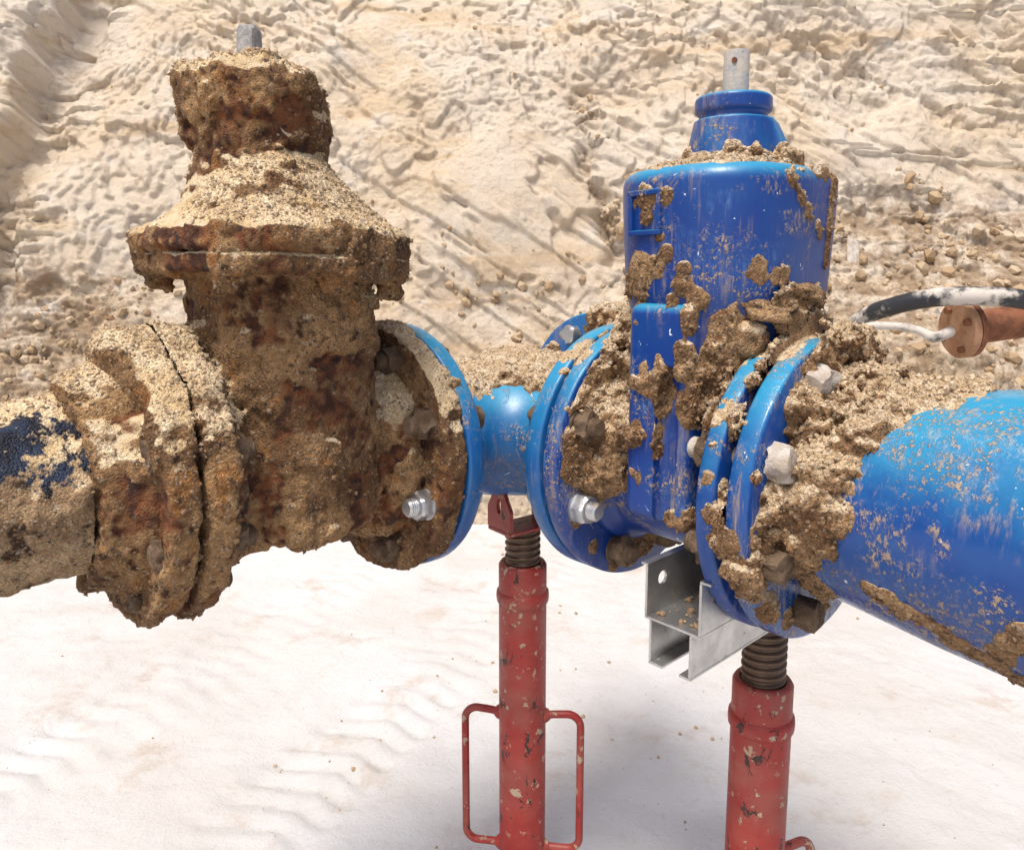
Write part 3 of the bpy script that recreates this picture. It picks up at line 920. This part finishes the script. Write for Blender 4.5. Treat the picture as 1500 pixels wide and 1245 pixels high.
# grains standing proud of the crust
gv, gf, gs, gd = [], [], [], []
no = 0
for (o_, V, Q, t, dry), cnt in zip(acc, (6500, 6500, 2600, 3000, 2200, 2600, 2600, 2600)):
    w = np.clip(t/.008, 0.05, 1.6)*(.4+dry)
    v, f, s, dd = scatter(V, Q, w.astype(np.float32), int(cnt*1.6), .0007, .0042, rng, .35, 'oct', 6, dry)
    gv.append(v); gf.append(f+no); gs.append(s); gd.append(dd); no += len(v)
o = Fpart('sand_grains', np.concatenate(gv), np.concatenate(gf), M_GRAIN, rv, rv_base, {'shade': np.concatenate(gs), 'dry': np.concatenate(gd)}, False, 'stuff')
# square stem
lean0 = np.array([-.03*(.50-.28), RV-.10*(.50-.28), 0])
mb = MB()
Ms = Matrix.Translation((lean0[0], lean0[1], 0)) @ Matrix.Rotation(R_(38), 4, 'Z')
rings = [(.455, .0135), (.498, .0130), (.500, .0122), (.540, .0116), (.545, .0095)]
for i_, (z, r) in enumerate(rings):
    for dx, dy in ((-1, -.8), (-.8, -1), (.8, -1), (1, -.8), (1, .8), (.8, 1), (-.8, 1), (-1, .8)):
        mb.v.append(tuple(Ms @ Vector((dx*r, dy*r, z))))
for i_ in range(len(rings)-1):
    for k in range(8): mb.f.append((i_*8+k, i_*8+(k+1) % 8, i_*8+8+(k+1) % 8, i_*8+8+k))
mb.f.append(tuple(range(32, 40)))
mb.build('stem', M_STEMZ, rv, 25, base=rv_base)
# bolts of the rusty valve: near joint (muddy) and far joint to the tee (some bare zinc)
for k in range(8):
    a = R_(22.5)+2*math.pi*k/8
    pos = (.143*math.sin(a), 0, .143*math.cos(a))
    add_bolt(rv, rv_base, 1, pos, -.276, -.217, -1, M_ZINC if k == 2 else M_NUT, .2+k*.4)
    add_bolt(rv, rv_base, 1, (pos[0]*.92, 0, pos[2]*.92), -.619, -.551, 1, M_NUT, .1+k*.5, .010)

tick('blue tee')
# the old branch climbs slightly away from the tee
for t_, b_ in ((rv, rv_base), (lp, lp_base)):
    th = R_(-1.9)
    y_, z_ = b_[1]+.25, b_[2]
    t_.location = tuple(toW((b_[0], -.25+y_*math.cos(th)-z_*math.sin(th), y_*math.sin(th)+z_*math.cos(th))))
    t_.rotation_euler = (th, 0, FANG)
# ------------------------------------------------------------------ blue tee
def smooth_part(name, sdf, lo, hi, v, mat, parent, base):
    V, Q = surface(sdf, lo, hi, v, .004)
    return Fpart(name, V, Q, mat, parent, base)
tee_base = (0, 0, -.1)
tee = Fthing('pipe_tee', 'blue flanged pipe tee between the rusty valve and the blue valve', 'pipe tee', tee_base)
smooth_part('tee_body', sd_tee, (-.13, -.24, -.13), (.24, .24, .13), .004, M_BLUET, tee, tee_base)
def lathe_flange(name, axis, lo, hi, mat, parent, base, hub=None):
    mb = MB()
    e = .004
    prof = [(lo, FR-.06), (lo, FR-e), (lo+e*.3, FR-e*.3), (lo+e, FR), (hi-e, FR), (hi-e*.3, FR-e*.3), (hi, FR-e), (hi, FR-.06)]
    mb.lathe(prof, 96, axis)
    return mb.build(name, mat, parent, 50, base=base)
lathe_flange('flange', 1, -.243, -.217, M_BLUET, tee, tee_base)
lathe_flange('flange', 1, .217, .243, M_BLUET, tee, tee_base)
lathe_flange('flange', 0, .217, .243, M_BLUET, tee, tee_base)
# a blank plate closes the leg that points away
mb = MB(); mb.lathe([(.2455, FR-.004), (.2475, FR), (.262, FR), (.266, FR-.004)], 96, 1); mb.build('blank_plate', M_BLUET, tee, base=tee_base)
for k in range(8):
    a = R_(22.5)+2*math.pi*k/8
    add_bolt(tee, tee_base, 1, (.146*math.sin(a), 0, .146*math.cos(a)), .217, .266, 1, M_ZINCD, .3*k)

tick('blue valve')
# ------------------------------------------------------------------ blue valve
bv_base = (BV, 0, -.112)
bvt = Fthing('gate_valve', 'blue painted gate valve streaked with mud, right of the blue tee', 'valve', bv_base)
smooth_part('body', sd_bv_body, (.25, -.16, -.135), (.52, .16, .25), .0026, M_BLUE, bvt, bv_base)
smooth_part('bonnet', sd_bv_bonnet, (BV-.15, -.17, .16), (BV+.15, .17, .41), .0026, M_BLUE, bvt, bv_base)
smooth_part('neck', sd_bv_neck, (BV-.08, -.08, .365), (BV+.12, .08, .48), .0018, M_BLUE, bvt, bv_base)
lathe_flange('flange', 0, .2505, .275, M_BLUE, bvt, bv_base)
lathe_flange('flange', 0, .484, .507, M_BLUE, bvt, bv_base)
for lo_, hi_ in ((.2435, .2503), (.5072, .5145)):
    mb = MB(); mb.lathe([(lo_, .134), (hi_, .134)], 64, 0); mb.build('raised_face', M_BLUE, bvt, base=bv_base)
# stem: round with a flat top and a cross hole
mb = MB(); mb.lathe([(.45, .0160), (.519, .0155), (.5215, .0140)], 28, 2, (BV+.002, 0, 0)); mb.build('stem', M_STEM, bvt, base=bv_base)
mb = MB(); mb.lathe([(-.0176, .0032), (-.0150, .0032)], 12, 1, (BV+.008, .0015, .508)); mb.build('pin_hole', M_RUST, bvt, base=bv_base)
for k in range(8):
    a = R_(22.5)+2*math.pi*k/8
    add_bolt(bvt, bv_base, 0, (0, .146*math.cos(a), .146*math.sin(a)), .217, .275, 1, M_ZINC if k == 4 else M_NUT, .2+k*.43)

# ------------------------------------------------------------------ blue pipe
rp_base = (1.2, 0, -.142)
rp = Fthing('blue_pipe', 'large blue pipe scuffed and spattered with mud at the right', 'pipe', rp_base)
prof = [(.549, .1185)]+[(x, float(np.interp(x, [0.52, 0.60, 0.70, 0.80, 2.4], [0.118, 0.121, 0.136, 0.147, 0.149]))) for x in np.linspace(.56, .84, 40)]+[(2.4, .149)]
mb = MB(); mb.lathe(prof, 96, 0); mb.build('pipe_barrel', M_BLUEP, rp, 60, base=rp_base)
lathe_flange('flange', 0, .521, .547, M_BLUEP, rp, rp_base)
mb = MB(); mb.lathe([(.5148, .134), (.5208, .134)], 64, 0); mb.build('raised_face', M_BLUEP, rp, base=rp_base)
for k in range(8):
    a = R_(22.5)+2*math.pi*k/8
    add_bolt(rp, rp_base, 0, (0, .146*math.cos(a), .146*math.sin(a)), .484, .547, -1, M_PALE if k in (2, 3) else M_NUT, .3+k*.5, .024, M_NUT)

# square cast pad with an emblem blotted out by mud, on the bonnet
pc, _ = march(945, 312, sd_bv_bonnet)
gn = np.array([sd_bv_bonnet((pc+e).astype(np.float32)[None])[0]-sd_bv_bonnet((pc-e).astype(np.float32)[None])[0] for e in np.eye(3)*.002])
gn = gn/np.linalg.norm(gn)
xa = np.cross([0, 0, 1], gn); xa /= np.linalg.norm(xa); za = np.cross(gn, xa)
Mp = Matrix([[xa[0], za[0], gn[0], pc[0]], [xa[1], za[1], gn[1], pc[1]], [xa[2], za[2], gn[2], pc[2]], [0, 0, 0, 1]])
mb = MB()
h = .023
for a, b, ha, hb in ((0, h, h+.003, .003), (0, -h, h+.003, .003), (h, 0, .003, h-.0031), (-h, 0, .003, h-.0031)):
    mb.box((a, b, 0), (ha, hb, .0035), Mp)
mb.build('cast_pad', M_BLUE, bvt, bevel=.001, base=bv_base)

tick('mud on')
# ------------------------------------------------------------------ mud on the blue line
# (photo pixel, radius in pixels, thickness in mm) traced onto the built surfaces
MUDP = [
 (905,500,48,26),(905,560,60,26),(890,620,52,24),(925,640,40,22),(865,590,30,16),(900,465,45,26),(875,450,30,20),(940,560,40,20),(850,650,34,12),
 (880,690,34,16),(905,690,30,16),(930,690,26,14),(845,640,26,10),(860,505,22,10),(852,520,26,16),(835,520,24,16),(828,545,14,12),
 (835,690,16,4),(845,760,12,3),(870,800,10,3),(900,825,10,3),(830,600,12,4),
 (1003,515,16,8),(1003,545,16,8),(1010,480,12,6),(1015,600,24,11),(1045,560,40,18),(1075,520,45,22),(1100,490,45,22),(1140,470,45,24),
 (1190,475,45,24),(1215,490,35,20),(1060,610,34,18),(1040,650,18,10),(1035,700,14,8),
 (1050,760,26,16),(1062,790,34,18),(1060,720,16,8),(1085,835,30,14),(1100,860,24,10),(1125,890,20,8),(1155,905,14,6),
 (1090,620,10,6),(1105,700,12,8),(1100,560,14,6),
 (1235,575,50,22),(1275,560,50,24),(1305,575,45,26),(1330,572,36,20),(1345,575,22,10),(1190,600,48,26),(1225,630,55,28),(1265,610,50,26),(1185,690,44,26),(1215,690,40,22),
 (1165,740,44,24),(1195,740,40,22),(1165,790,38,20),(1195,790,26,14),(1140,760,26,14),(1195,860,24,14),(1200,890,20,12),(1135,800,24,14),(1160,835,24,10),(1260,530,26,12),(1285,540,30,16),(1150,700,24,12),(1125,790,18,8),(1245,650,26,12),
 (935,400,24,4.5),(925,418,20,5),(960,392,14,3.5),(1000,418,16,5),(1022,437,15,7),(1000,395,12,2.5),(945,288,17,3),(972,288,12,2.5),(946,318,11,4),(925,300,9,2.5),(965,345,9,2),(940,440,14,4),(930,470,14,4),(975,372,12,2),
 (1010,460,12,6),(985,440,10,4),(1115,395,26,3),(1140,400,20,3),
(962,575,13,6),(968,600,11,6),(1010,770,22,5),(985,762,14,4),(1030,752,12,4),
 (690,520,22,12),(705,540,18,12),(665,525,16,10),(735,540,26,14),(760,548,24,14),(785,535,22,12),(810,520,16,10),(740,520,40,12),(780,512,36,10),(665,560,10,6),
 (940,790,24,12),(915,790,10,6),(925,815,12,5),
 ]+[(1158+i*4.2+random.uniform(-4, 4), 252+i*8.5, random.uniform(5, 9), random.uniform(2, 4)) for i in range(12)]+[(1221-i*.8, 265+i*9, random.uniform(6, 11), random.uniform(3, 6)) for i in range(14)]+[(1275+i*13.5, 866+i*8.2+random.uniform(-6, 3), random.uniform(9, 15), random.uniform(2.5, 5)) for i in range(18)]+[(1480, 945, 15, 4), (1495, 930, 14, 4), (1465, 962, 16, 4)]
mud_c, mud_r, mud_t = [], [], []
for px, py, r, th in MUDP:
    p, t = march(px, py, sd_blue)
    if t > 1.8: continue
    mud_c.append(p); mud_r.append(r*t/FPX*1.22); mud_t.append(th*.001)
# sand lying on upward faces, given in F coordinates
for c, r, th in [((BV-.06, -.06, .376), .045, .007), ((BV-.06, .05, .376), .05, .009), ((BV+.04, -.075, .376), .042, .009), ((BV+.08, .02, .376), .04, .009),
                 ((BV-.01, -.085, .376), .04, .008), ((BV+.075, -.04, .376), .04, .010), ((.56, .04, .15), .08, .03), ((.60, -.03, .13), .07, .026), ((.57, 0, .15), .09, .034), ((.66, 0, .13), .06, .014),
                 ((.30, .03, .14), .07, .03), ((.31, -.06, .13), .06, .026), ((.26, 0, .185), .05, .010), ((.50, 0, .17), .07, .022), ((.505, -.06, .165), .05, .018),
                 ((0, -.12, .10), .08, .012), ((.03, -.02, .10), .08, .012), ((0, .1, .10), .09, .012), ((.12, 0, .10), .08, .012), ((-.03, .0, .10), .1, .01)]:
    mud_c.append(np.array(c, np.float32)); mud_r.append(r); mud_t.append(th)
mud_c = np.array(mud_c, np.float32); mud_r = np.array(mud_r, np.float32); mud_t = np.array(mud_t, np.float32)
def mud_field(P):
    m = np.full(len(P), -1.0, np.float32)
    tw = np.zeros(len(P), np.float32); ws = np.full(len(P), 1e-6, np.float32)
    b0, b1 = P.min(0), P.max(0)
    hit = np.where((np.maximum(b0-mud_c, mud_c-b1).max(1) < mud_r*1.5))[0]
    for c, r, th in zip(mud_c[hit], mud_r[hit], mud_t[hit]):
        near = np.abs(P-c).max(1) < r*1.5
        if not near.any(): continue
        q = ((P[near]-c)**2).sum(1)/(r*r)
        k = 1-q
        m[near] = np.maximum(m[near], k)
        w = np.exp(-2.5*q)
        tw[near] += w*th; ws[near] += w
    th = tw/ws
    rad = np.sqrt(P[:, 1]**2+P[:, 2]**2)
    onfl = ((P[:, 0] > .48) & (P[:, 0] < .5085)) | ((P[:, 0] > .5195) & (P[:, 0] < .551)) | ((P[:, 0] > .212) & (P[:, 0] < .279))
    th = np.where(onfl & (P[:, 2] > -.05+.05*vnoise(P, 20, 3)), th*smooth(FR+.002, FR-.014, rad), th)
    ribz = (P[:, 1] < -.108) & (P[:, 0] < BV-.006) & (P[:, 0] > BV-.062) & (P[:, 2] < .225)
    m = np.where(ribz, m-.75, m)
    m = np.where(onfl & (rad > FR-.008) & (P[:, 2] > -.05), m-.7, m)
    act = m > -.99
    m2 = m.copy()
    A = P[act]
    m2[act] += .40*fbm(A, 34, 3, 11.0)+.36*fbm(A, 120, 3, 4.0)
    t = np.full(len(P), -.005, np.float32)
    s = smooth(0, .95, m2)
    lump = np.zeros(len(P), np.float32)
    lump[act] = .75+.42*fbm(A, 34, 3, 9.0)+.30*fbm(A, 95, 3, 2.0)
    t = np.where(m2 > 0, th*s*np.maximum(lump, .25)+.0006, np.maximum(-.005, m2*.02))
    return t
def mud_part(lo, hi, parent, base, cnt, v=.0023):
    V, Q = surface(sd_blue, lo, hi, v, .045, lambda P, d: d-mud_field(P), 60, lambda C, h: (np.sqrt(((C[:, None]-mud_c[None])**2).sum(2))-mud_r[None]*1.25-h).min(1) < 0)
    t = mud_field(V)
    keep = (t[Q] > -.0012).any(1)
    Q = Q[keep]
    used = np.unique(Q)
    re = -np.ones(len(V), np.int32); re[used] = np.arange(len(used))
    V, Q, t = V[used], re[Q], t[used]
    dry = smooth(.15, .75, broad_up(V, Q, 5)+.25*fbm(V, 14, 2, 7.0))
    Fpart('caked_mud', V, Q, M_MUD, parent, base, {'crust': t*100, 'dry': dry}, True, 'stuff')
    if cnt:
        w = (t > .0015)*(.5+dry)
        v, f, s, dd = scatter(V, Q, w.astype(np.float32), int(cnt*1.5), .0007, .0045, rng, .35, 'oct', 6, dry)
        Fpart('sand_grains', v, f, M_GRAIN, parent, base, {'shade': s, 'dry': dd}, False, 'stuff')
mud_part((-.2, -.25, -.2), (.2452, .28, .21), tee, tee_base, 3500, .0028)
mud_part((.2446, -.24, -.22), (.5178, .24, .44), bvt, bv_base, 8000)
mud_part((.5170, -.24, -.22), (.98, .24, .26), rp, rp_base, 7500)

tick('clods')
# ------------------------------------------------------------------ clods and stones that could be lifted off
def clod(label, px, py, size, mat, flat=(1, 1, .6), name='mud_clod', cat='clod', rz=0.0, lift=.0):
    p, t = march(px, py, lambda P: np.minimum(sd_blue(P), np.minimum(sd_lp_pipe(P), sd_rv_body(P))))
    n = 14
    th = np.linspace(0, math.pi, n); phv = np.linspace(0, 2*math.pi, 2*n, endpoint=False)
    A, Bp = np.meshgrid(th, phv, indexing='ij')
    V = np.stack([np.sin(A)*np.cos(Bp), np.sin(A)*np.sin(Bp), np.cos(A)], -1).reshape(-1, 3)
    V = V*(1+.42*fbm(V, 1.7, 3, px*.13)[:, None])
    V = np.sign(V)*np.abs(V)**.8
    V = V*size*np.array(flat)
    m = 2*n
    F = [(i*m+k, i*m+(k+1) % m, (i+1)*m+(k+1) % m, (i+1)*m+k) for i in range(n-1) for k in range(m)]
    F = np.array(F)[:, ::-1]
    w = toW(p)
    o = link(name, mesh_np(name, V, F, {'dry': smooth(.0, .9, V[:, 2]/size), 'crust': np.ones(len(V)), 'shade': np.full(len(V), .3)}), mat, None)
    o.location = (w[0], w[1], w[2]+lift); o.rotation_euler = (.25, .2, rz)
    o['label'] = label; o['category'] = cat
    return o
clod('brown clod of mud wedged between blue bonnet and near flange', 1092, 520, .024, M_MUD, (1, .9, .9), lift=.022)
clod('flat grey-brown flake of mud on top of the blue valve flange', 1168, 456, .026, M_MUD, (1.2, .8, .30), lift=.026)
clod('broad flat slab of dried mud behind the near blue flange', 1120, 487, .030, M_MUD, (1.2, .8, .4), lift=.026)
clod('small dark clod sitting on top of the blue tee', 757, 505, .013, M_MUD, (1.5, .8, .7), lift=.016)
so = clod('pale flat stone standing in the bank right of the blue bonnet', 1060, 300, .07, M_PALE, (.45, .25, 1.3), 'stone', 'stone')
kx, ky = 1251, 380
dd = RF @ pix_ray(kx, ky)
from mathutils.bvhtree import BVHTree
bank_bvh = BVHTree.FromPolygons([tuple(q) for q in PB[::1].tolist()], [tuple(q) for q in QB.tolist()])
hit = bank_bvh.ray_cast(Vector((0, 0, EYE)), Vector(dd))
so.location = hit[0]; so.rotation_euler = (-.3, .1, .3)
clod('thin flat stone lying on the crusted left pipe joint', 160, 478, .014, M_MUD, (1.3, .9, .4), 'stone', 'stone', lift=.028)

# ------------------------------------------------------------------ props under the line
def thread(mb, z0, z1, r, pitch, depth, nth=40):
    nz = int((z1-z0)/pitch*10)
    vs = []; fs = []
    for i in range(nz+1):
        z = z0+(z1-z0)*i/nz
        for k in range(nth):
            a = 2*math.pi*k/nth
            ph = ((z-z0)/pitch-k/nth) % 1.0
            tri = min(1, max(0, 2.4*abs(ph-.5)*2-.7))
            rr = r-depth*tri
            vs.append((rr*math.cos(a), rr*math.sin(a), z))
    for i in range(nz):
        for k in range(nth):
            k2 = (k+1) % nth
            fs.append((i*nth+k, i*nth+k2, (i+1)*nth+k2, (i+1)*nth+k))
    fs.append(tuple(nz*nth+k for k in range(nth)))
    mb.add(vs, fs)
def jack(label, x, y, ztop, tube_top, rot, saddle, handle_z, head_rot=0.0):
    """red screw prop; ztop = underside of the head, tube_top = top of the outer tube"""
    t = thing('screw_prop', label, 'prop', (x, y, 0), rot, 'red screw props under the pipeline')
    r = .0405
    mb = MB()
    zt = tube_top
    mb.lathe([(.012, r), (zt-.071, r), (zt-.068, r+.0035), (zt-.060, r+.0042), (zt-.052, r+.0035), (zt-.049, r), (zt-.006, r), (zt-.001, r-.003), (zt, r-.006), (zt-.001, r-.0095), (zt-.05, r-.0095)], 56, 2, cap=False)
    mb.build('outer_tube', M_RED, t, 45)
    mb = MB(); mb.lathe([(0, .09), (.010, .09), (.012, .088)], 8, 2); mb.build('base_plate', M_RED, t, 30)
    mb = MB(); thread(mb, zt-.06, ztop, .0300, .0115, .0042); mb.build('screw', M_THREAD, t, 60)
    if handle_z:
        for s in (-1, 1):
            pts = []
            X0, X1, rb = r-.004, .101, .022
            pts += [(s*X0, 0, handle_z-.002), (s*(X0+.02), 0, handle_z+.001)]
            for i in range(9):
                a = math.pi/2*i/8
                pts.append((s*(X1-rb+rb*math.sin(a)), 0, handle_z+.003-rb+rb*math.cos(a)))
            for i in range(9):
                a = math.pi/2*i/8
                pts.append((s*(X1-rb+rb*math.cos(a)), 0, handle_z-.23-rb*math.sin(a)))
            pts += [(s*(X0+.02), 0, handle_z-.252), (s*X0, 0, handle_z-.252)]
            mb = MB(); mb.sweep(pts, .0066, 14); mb.build('handle', M_RED, t, 60)
            for zz in (handle_z-.002, handle_z-.252):
                mb = MB(); mb.lathe([(r-.002, .013), (r+.003, .0115), (r+.008, .0070)], 16, 0, (0, 0, zz), 0, False)
                if s < 0: mb.v = [(-a, b, c) for a, b, c in mb.v]; mb.f = [q[::-1] for q in mb.f]
                mb.build('weld', M_RED, t, 60)
    if saddle:
        # U-shaped fork head: base plate and two slotted ears
        w, dp, th, hh = .047, .030, .0035, .062
        HR = Matrix.Rotation(head_rot-rot, 4, 'Z')
        mb = MB(); mb.box((0, 0, ztop+th), (w+th, dp, th), HR); mb.build('fork_base', M_RED, t, bevel=.002)
        for s in (-1, 1):
            # ear outline (y, z) with a slot
            zb = ztop+2*th+.0005
            out = [(-dp, zb), (dp, zb), (dp, zb+hh*.55), (dp*.45, zb+hh), (-dp*.45, zb+hh), (-dp, zb+hh*.55)]
            cy, cz = 0, zb+hh*.62
            n = 24
            def inner(a): return (cy+.006*math.cos(a), cz+.013*math.sin(a))
            def outer(a):
                # ray from the slot centre to the outline
                dx, dz = math.cos(a), math.sin(a)
                best = 9
                for i in range(len(out)):
                    (y0, z0), (y1, z1) = out[i], out[(i+1) % len(out)]
                    den = dx*(z1-z0)-dz*(y1-y0)
                    if abs(den) < 1e-9: continue
                    tt = ((y0-cy)*(z1-z0)-(z0-cz)*(y1-y0))/den
                    uu = ((y0-cy)*dz-(z0-cz)*dx)/den
                    if tt > 0 and -1e-6 <= uu <= 1+1e-6: best = min(best, tt)
                return (cy+dx*best, cz+dz*best)
            angs = sorted([2*math.pi*i/n for i in range(n)]+[math.atan2(z-cz, y-cy) % (2*math.pi) for y, z in out])
            m = len(angs)
            vs = []
            for xx in (s*w-th, s*w+th):
                for a in angs: vs.append((xx, *inner(a)))
                for a in angs: vs.append((xx, *outer(a)))
            fs = []
            for k in range(m):
                k2 = (k+1) % m
                fs += [(k, m+k, m+k2, k2)[::-1], (2*m+k, 3*m+k, 3*m+k2, 2*m+k2), (k, k2, 2*m+k2, 2*m+k)[::-1], (m+k, m+k2, 3*m+k2, 3*m+k)]
            mb = MB(); mb.add([HR @ Vector(q) for q in vs], fs); mb.build('ear', M_RED, t, 30)
    return t
AX = T[2]
jl = toW((.04, -.035, 0))
jack('red screw prop with fork head and side handles under the blue tee', .018, 1.235, AX-.168, AX-.226, R_(-8), True, AX-.226-.275, R_(38))
jack('red screw prop carrying the aluminium rail below the blue valve', .345, .985, AX-.2155, AX-.296, R_(20), False, AX-.296-.275)

# ------------------------------------------------------------------ aluminium rail across under the blue valve
rl_base = (.446, -.12, -.26)
ral = Fthing('aluminium_rail', 'bare aluminium profile rail lying across the prop below the blue valve', 'rail', rl_base)
def rail_profile():
    """outline in (x, z) relative to the middle of the web; double-U extrusion as thin plates"""
    w, t = .036, .0032
    pl = []
    pl.append((-w-t, -.000, -w, .062))          # upper left wall
    pl.append((-w-t-.007, .0625, -w, .0655))    # lip outwards
    pl.append((w, -.000, w+t, .062))
    pl.append((w, .0625, w+t+.011, .0655))
    pl.append((-w-t, -.0035, w+t, -.0003))      # web
    pl.append((-w+.004, -.056, -w+.004+t, -.0038))   # lower walls
    pl.append((w-.008-t, -.056, w-.008, -.0038))
    pl.append((-w+.004, -.0595, -w+.024, -.0563))    # lips inwards
    pl.append((w-.024, -.0595, w-.008, -.0563))
    return pl
y0, y1 = -.160, .20
zc = -.155
def plate_hole(mb, xa, xb, ya, yb, za, zb, hy, hz, hr):
    """an upright plate (thin in x) with a round hole through it"""
    n = 28
    corners = [(ya, za), (yb, za), (yb, zb), (ya, zb)]
    def outer(a):
        dy, dz = math.cos(a), math.sin(a)
        t = min([(yb-hy)/dy if dy > 1e-9 else 9, (ya-hy)/dy if dy < -1e-9 else 9, (zb-hz)/dz if dz > 1e-9 else 9, (za-hz)/dz if dz < -1e-9 else 9])
        return (hy+dy*t, hz+dz*t)
    angs = sorted([2*math.pi*i/n for i in range(n)]+[math.atan2(z-hz, y-hy) % (2*math.pi) for y, z in corners])
    m = len(angs); vs = []
    for xx in (xa, xb):
        for a in angs: vs.append((xx, hy+hr*math.cos(a), hz+hr*math.sin(a)))
        for a in angs: vs.append((xx, *outer(a)))
    fs = []
    for k in range(m):
        k2 = (k+1) % m
        fs += [(k, m+k, m+k2, k2)[::-1], (2*m+k, 3*m+k, 3*m+k2, 2*m+k2), (k, k2, 2*m+k2, 2*m+k)[::-1], (m+k, m+k2, 3*m+k2, 3*m+k)]
    mb.add(vs, fs)
names = ['side_wall', 'lip', 'side_wall', 'lip', 'web', 'lower_wall', 'lower_wall', 'lower_lip', 'lower_lip']
for nm, (xa, za, xb, zb) in zip(names, rail_profile()):
    mb = MB()
    if nm == 'side_wall':
        plate_hole(mb, .446+xa, .446+xb, y0, y1, zc+za, zc+zb, y0+.030, zc+.040, .0085)
        mb.build(nm, M_ALU, ral, 30, base=rl_base)
    else:
        mb.box((.446+(xa+xb)/2, (y0+y1)/2, zc+(za+zb)/2), ((xb-xa)/2, (y1-y0)/2, (zb-za)/2))
        mb.build(nm, M_ALU, ral, bevel=.0006, base=rl_base)
# crumbs of soil on the web
cp = np.stack([.446+rng.uniform(-.03, .03, 90), y0+.012+.22*rng.random(90)**1.3, np.full(90, zc+.002)], 1).astype(np.float32)
v, f, s = pebbles(cp, .001+.0055*rng.random(90)**4, rng)
Fpart('soil_crumbs', v, f, M_GRAIN, ral, rl_base, {'shade': s*.5, 'dry': s*.6}, False, 'stuff')

# ------------------------------------------------------------------ capped old pipe and hoses on the bank at the right
def wpt(px, py, depth):
    """world point on the ray of a photo pixel at a given forward distance"""
    d = RF @ pix_ray(px, py)
    return Vector((0, 0, EYE))+Vector(d)*(depth/d[1])
fc = wpt(1410, 482, 2.55)
ax = Vector((.985, .10, .12)).normalized()           # runs off to the right and slightly away
cp_t = thing('capped_pipe', 'rusty old pipe end with a bolted tan blank flange on the bank', 'pipe', tuple(fc))
def along(mb, prof, n=40):
    u = ax.orthogonal().normalized(); w = ax.cross(u)
    vs = []
    for h, r in prof:
        for k in range(n):
            a = 2*math.pi*k/n
            vs.append(ax*h+(u*math.cos(a)+w*math.sin(a))*r)
    fs = [(i*n+k, i*n+(k+1) % n, (i+1)*n+(k+1) % n, (i+1)*n+k) for i in range(len(prof)-1) for k in range(n)]
    fs += [tuple(range(n-1, -1, -1)), tuple((len(prof)-1)*n+k for k in range(n))]
    mb.add(vs, fs); return mb
along(MB(), [(-.022, .092), (-.018, .096), (0, .096)]).build('blank_flange', M_TANRUST, cp_t)
along(MB(), [(.003, .096), (.020, .096), (.024, .092)]).build('pipe_flange', M_RUST, cp_t)
along(MB(), [(.024, .060), (.03, .056), (1.2, .056)]).build('pipe_barrel', M_RUST, cp_t)
u = ax.orthogonal().normalized(); w_ = ax.cross(u)
for k in range(4):
    a = R_(20)+k*math.pi/2
    c = (u*math.cos(a)+w_*math.sin(a))*.070
    mb = MB()
    n6 = 6; vs = []
    for h in (-.036, -.0225):
        for j in range(n6):
            b = 2*math.pi*j/n6
            vs.append(c+ax*h+(u*math.cos(b)+w_*math.sin(b))*.013)
    mb.add(vs, [(j, (j+1) % 6, 6+(j+1) % 6, 6+j) for j in range(6)]+[tuple(range(5, -1, -1)), tuple(range(6, 12))])
    mb.build('bolt', M_RUST, cp_t, 20)
def spline(pts, n=10):
    P = [Vector(p) for p in pts]
    P = [P[0]*2-P[1]]+P+[P[-1]*2-P[-2]]
    out = []
    for i in range(1, len(P)-2):
        for k in range(n):
            t = k/n
            a, b, c, d = P[i-1], P[i], P[i+1], P[i+2]
            out.append(.5*((2*b)+(c-a)*t+(2*a-5*b+4*c-d)*t*t+(3*b-a-3*c+d)*t**3))
    out.append(P[-2])
    return out
hp = spline([wpt(1225, 515, 2.75), wpt(1262, 468, 2.66), wpt(1310, 448, 2.56), wpt(1370, 436, 2.48), wpt(1440, 434, 2.44), wpt(1505, 440, 2.42), wpt(1640, 470, 2.40), wpt(1800, 540, 2.3)])
mb = MB(); mb.sweep(hp, .030, 20)
o = mb.build('hose', mat_hose('dusty_black_hose', .45), None, 60)
o['label'] = 'thick black hose arching over the capped pipe on the bank'; o['category'] = 'hose'
hp = spline([wpt(1215, 520, 2.62), wpt(1262, 482, 2.58), wpt(1310, 478, 2.52), wpt(1345, 484, 2.47), wpt(1368, 494, 2.45), wpt(1392, 486, 2.50)])
rr = [.0135+.0035*smooth(.66, .72, np.array(i/len(hp))) for i in range(len(hp))]
mb = MB(); mb.sweep(hp, [float(a) for a in rr], 16)
o = mb.build('hose', mat_hose('pale_dusty_hose', .85), None, 60)
o['label'] = 'thin pale dusty hose plugged into the tan blank flange'; o['category'] = 'hose'
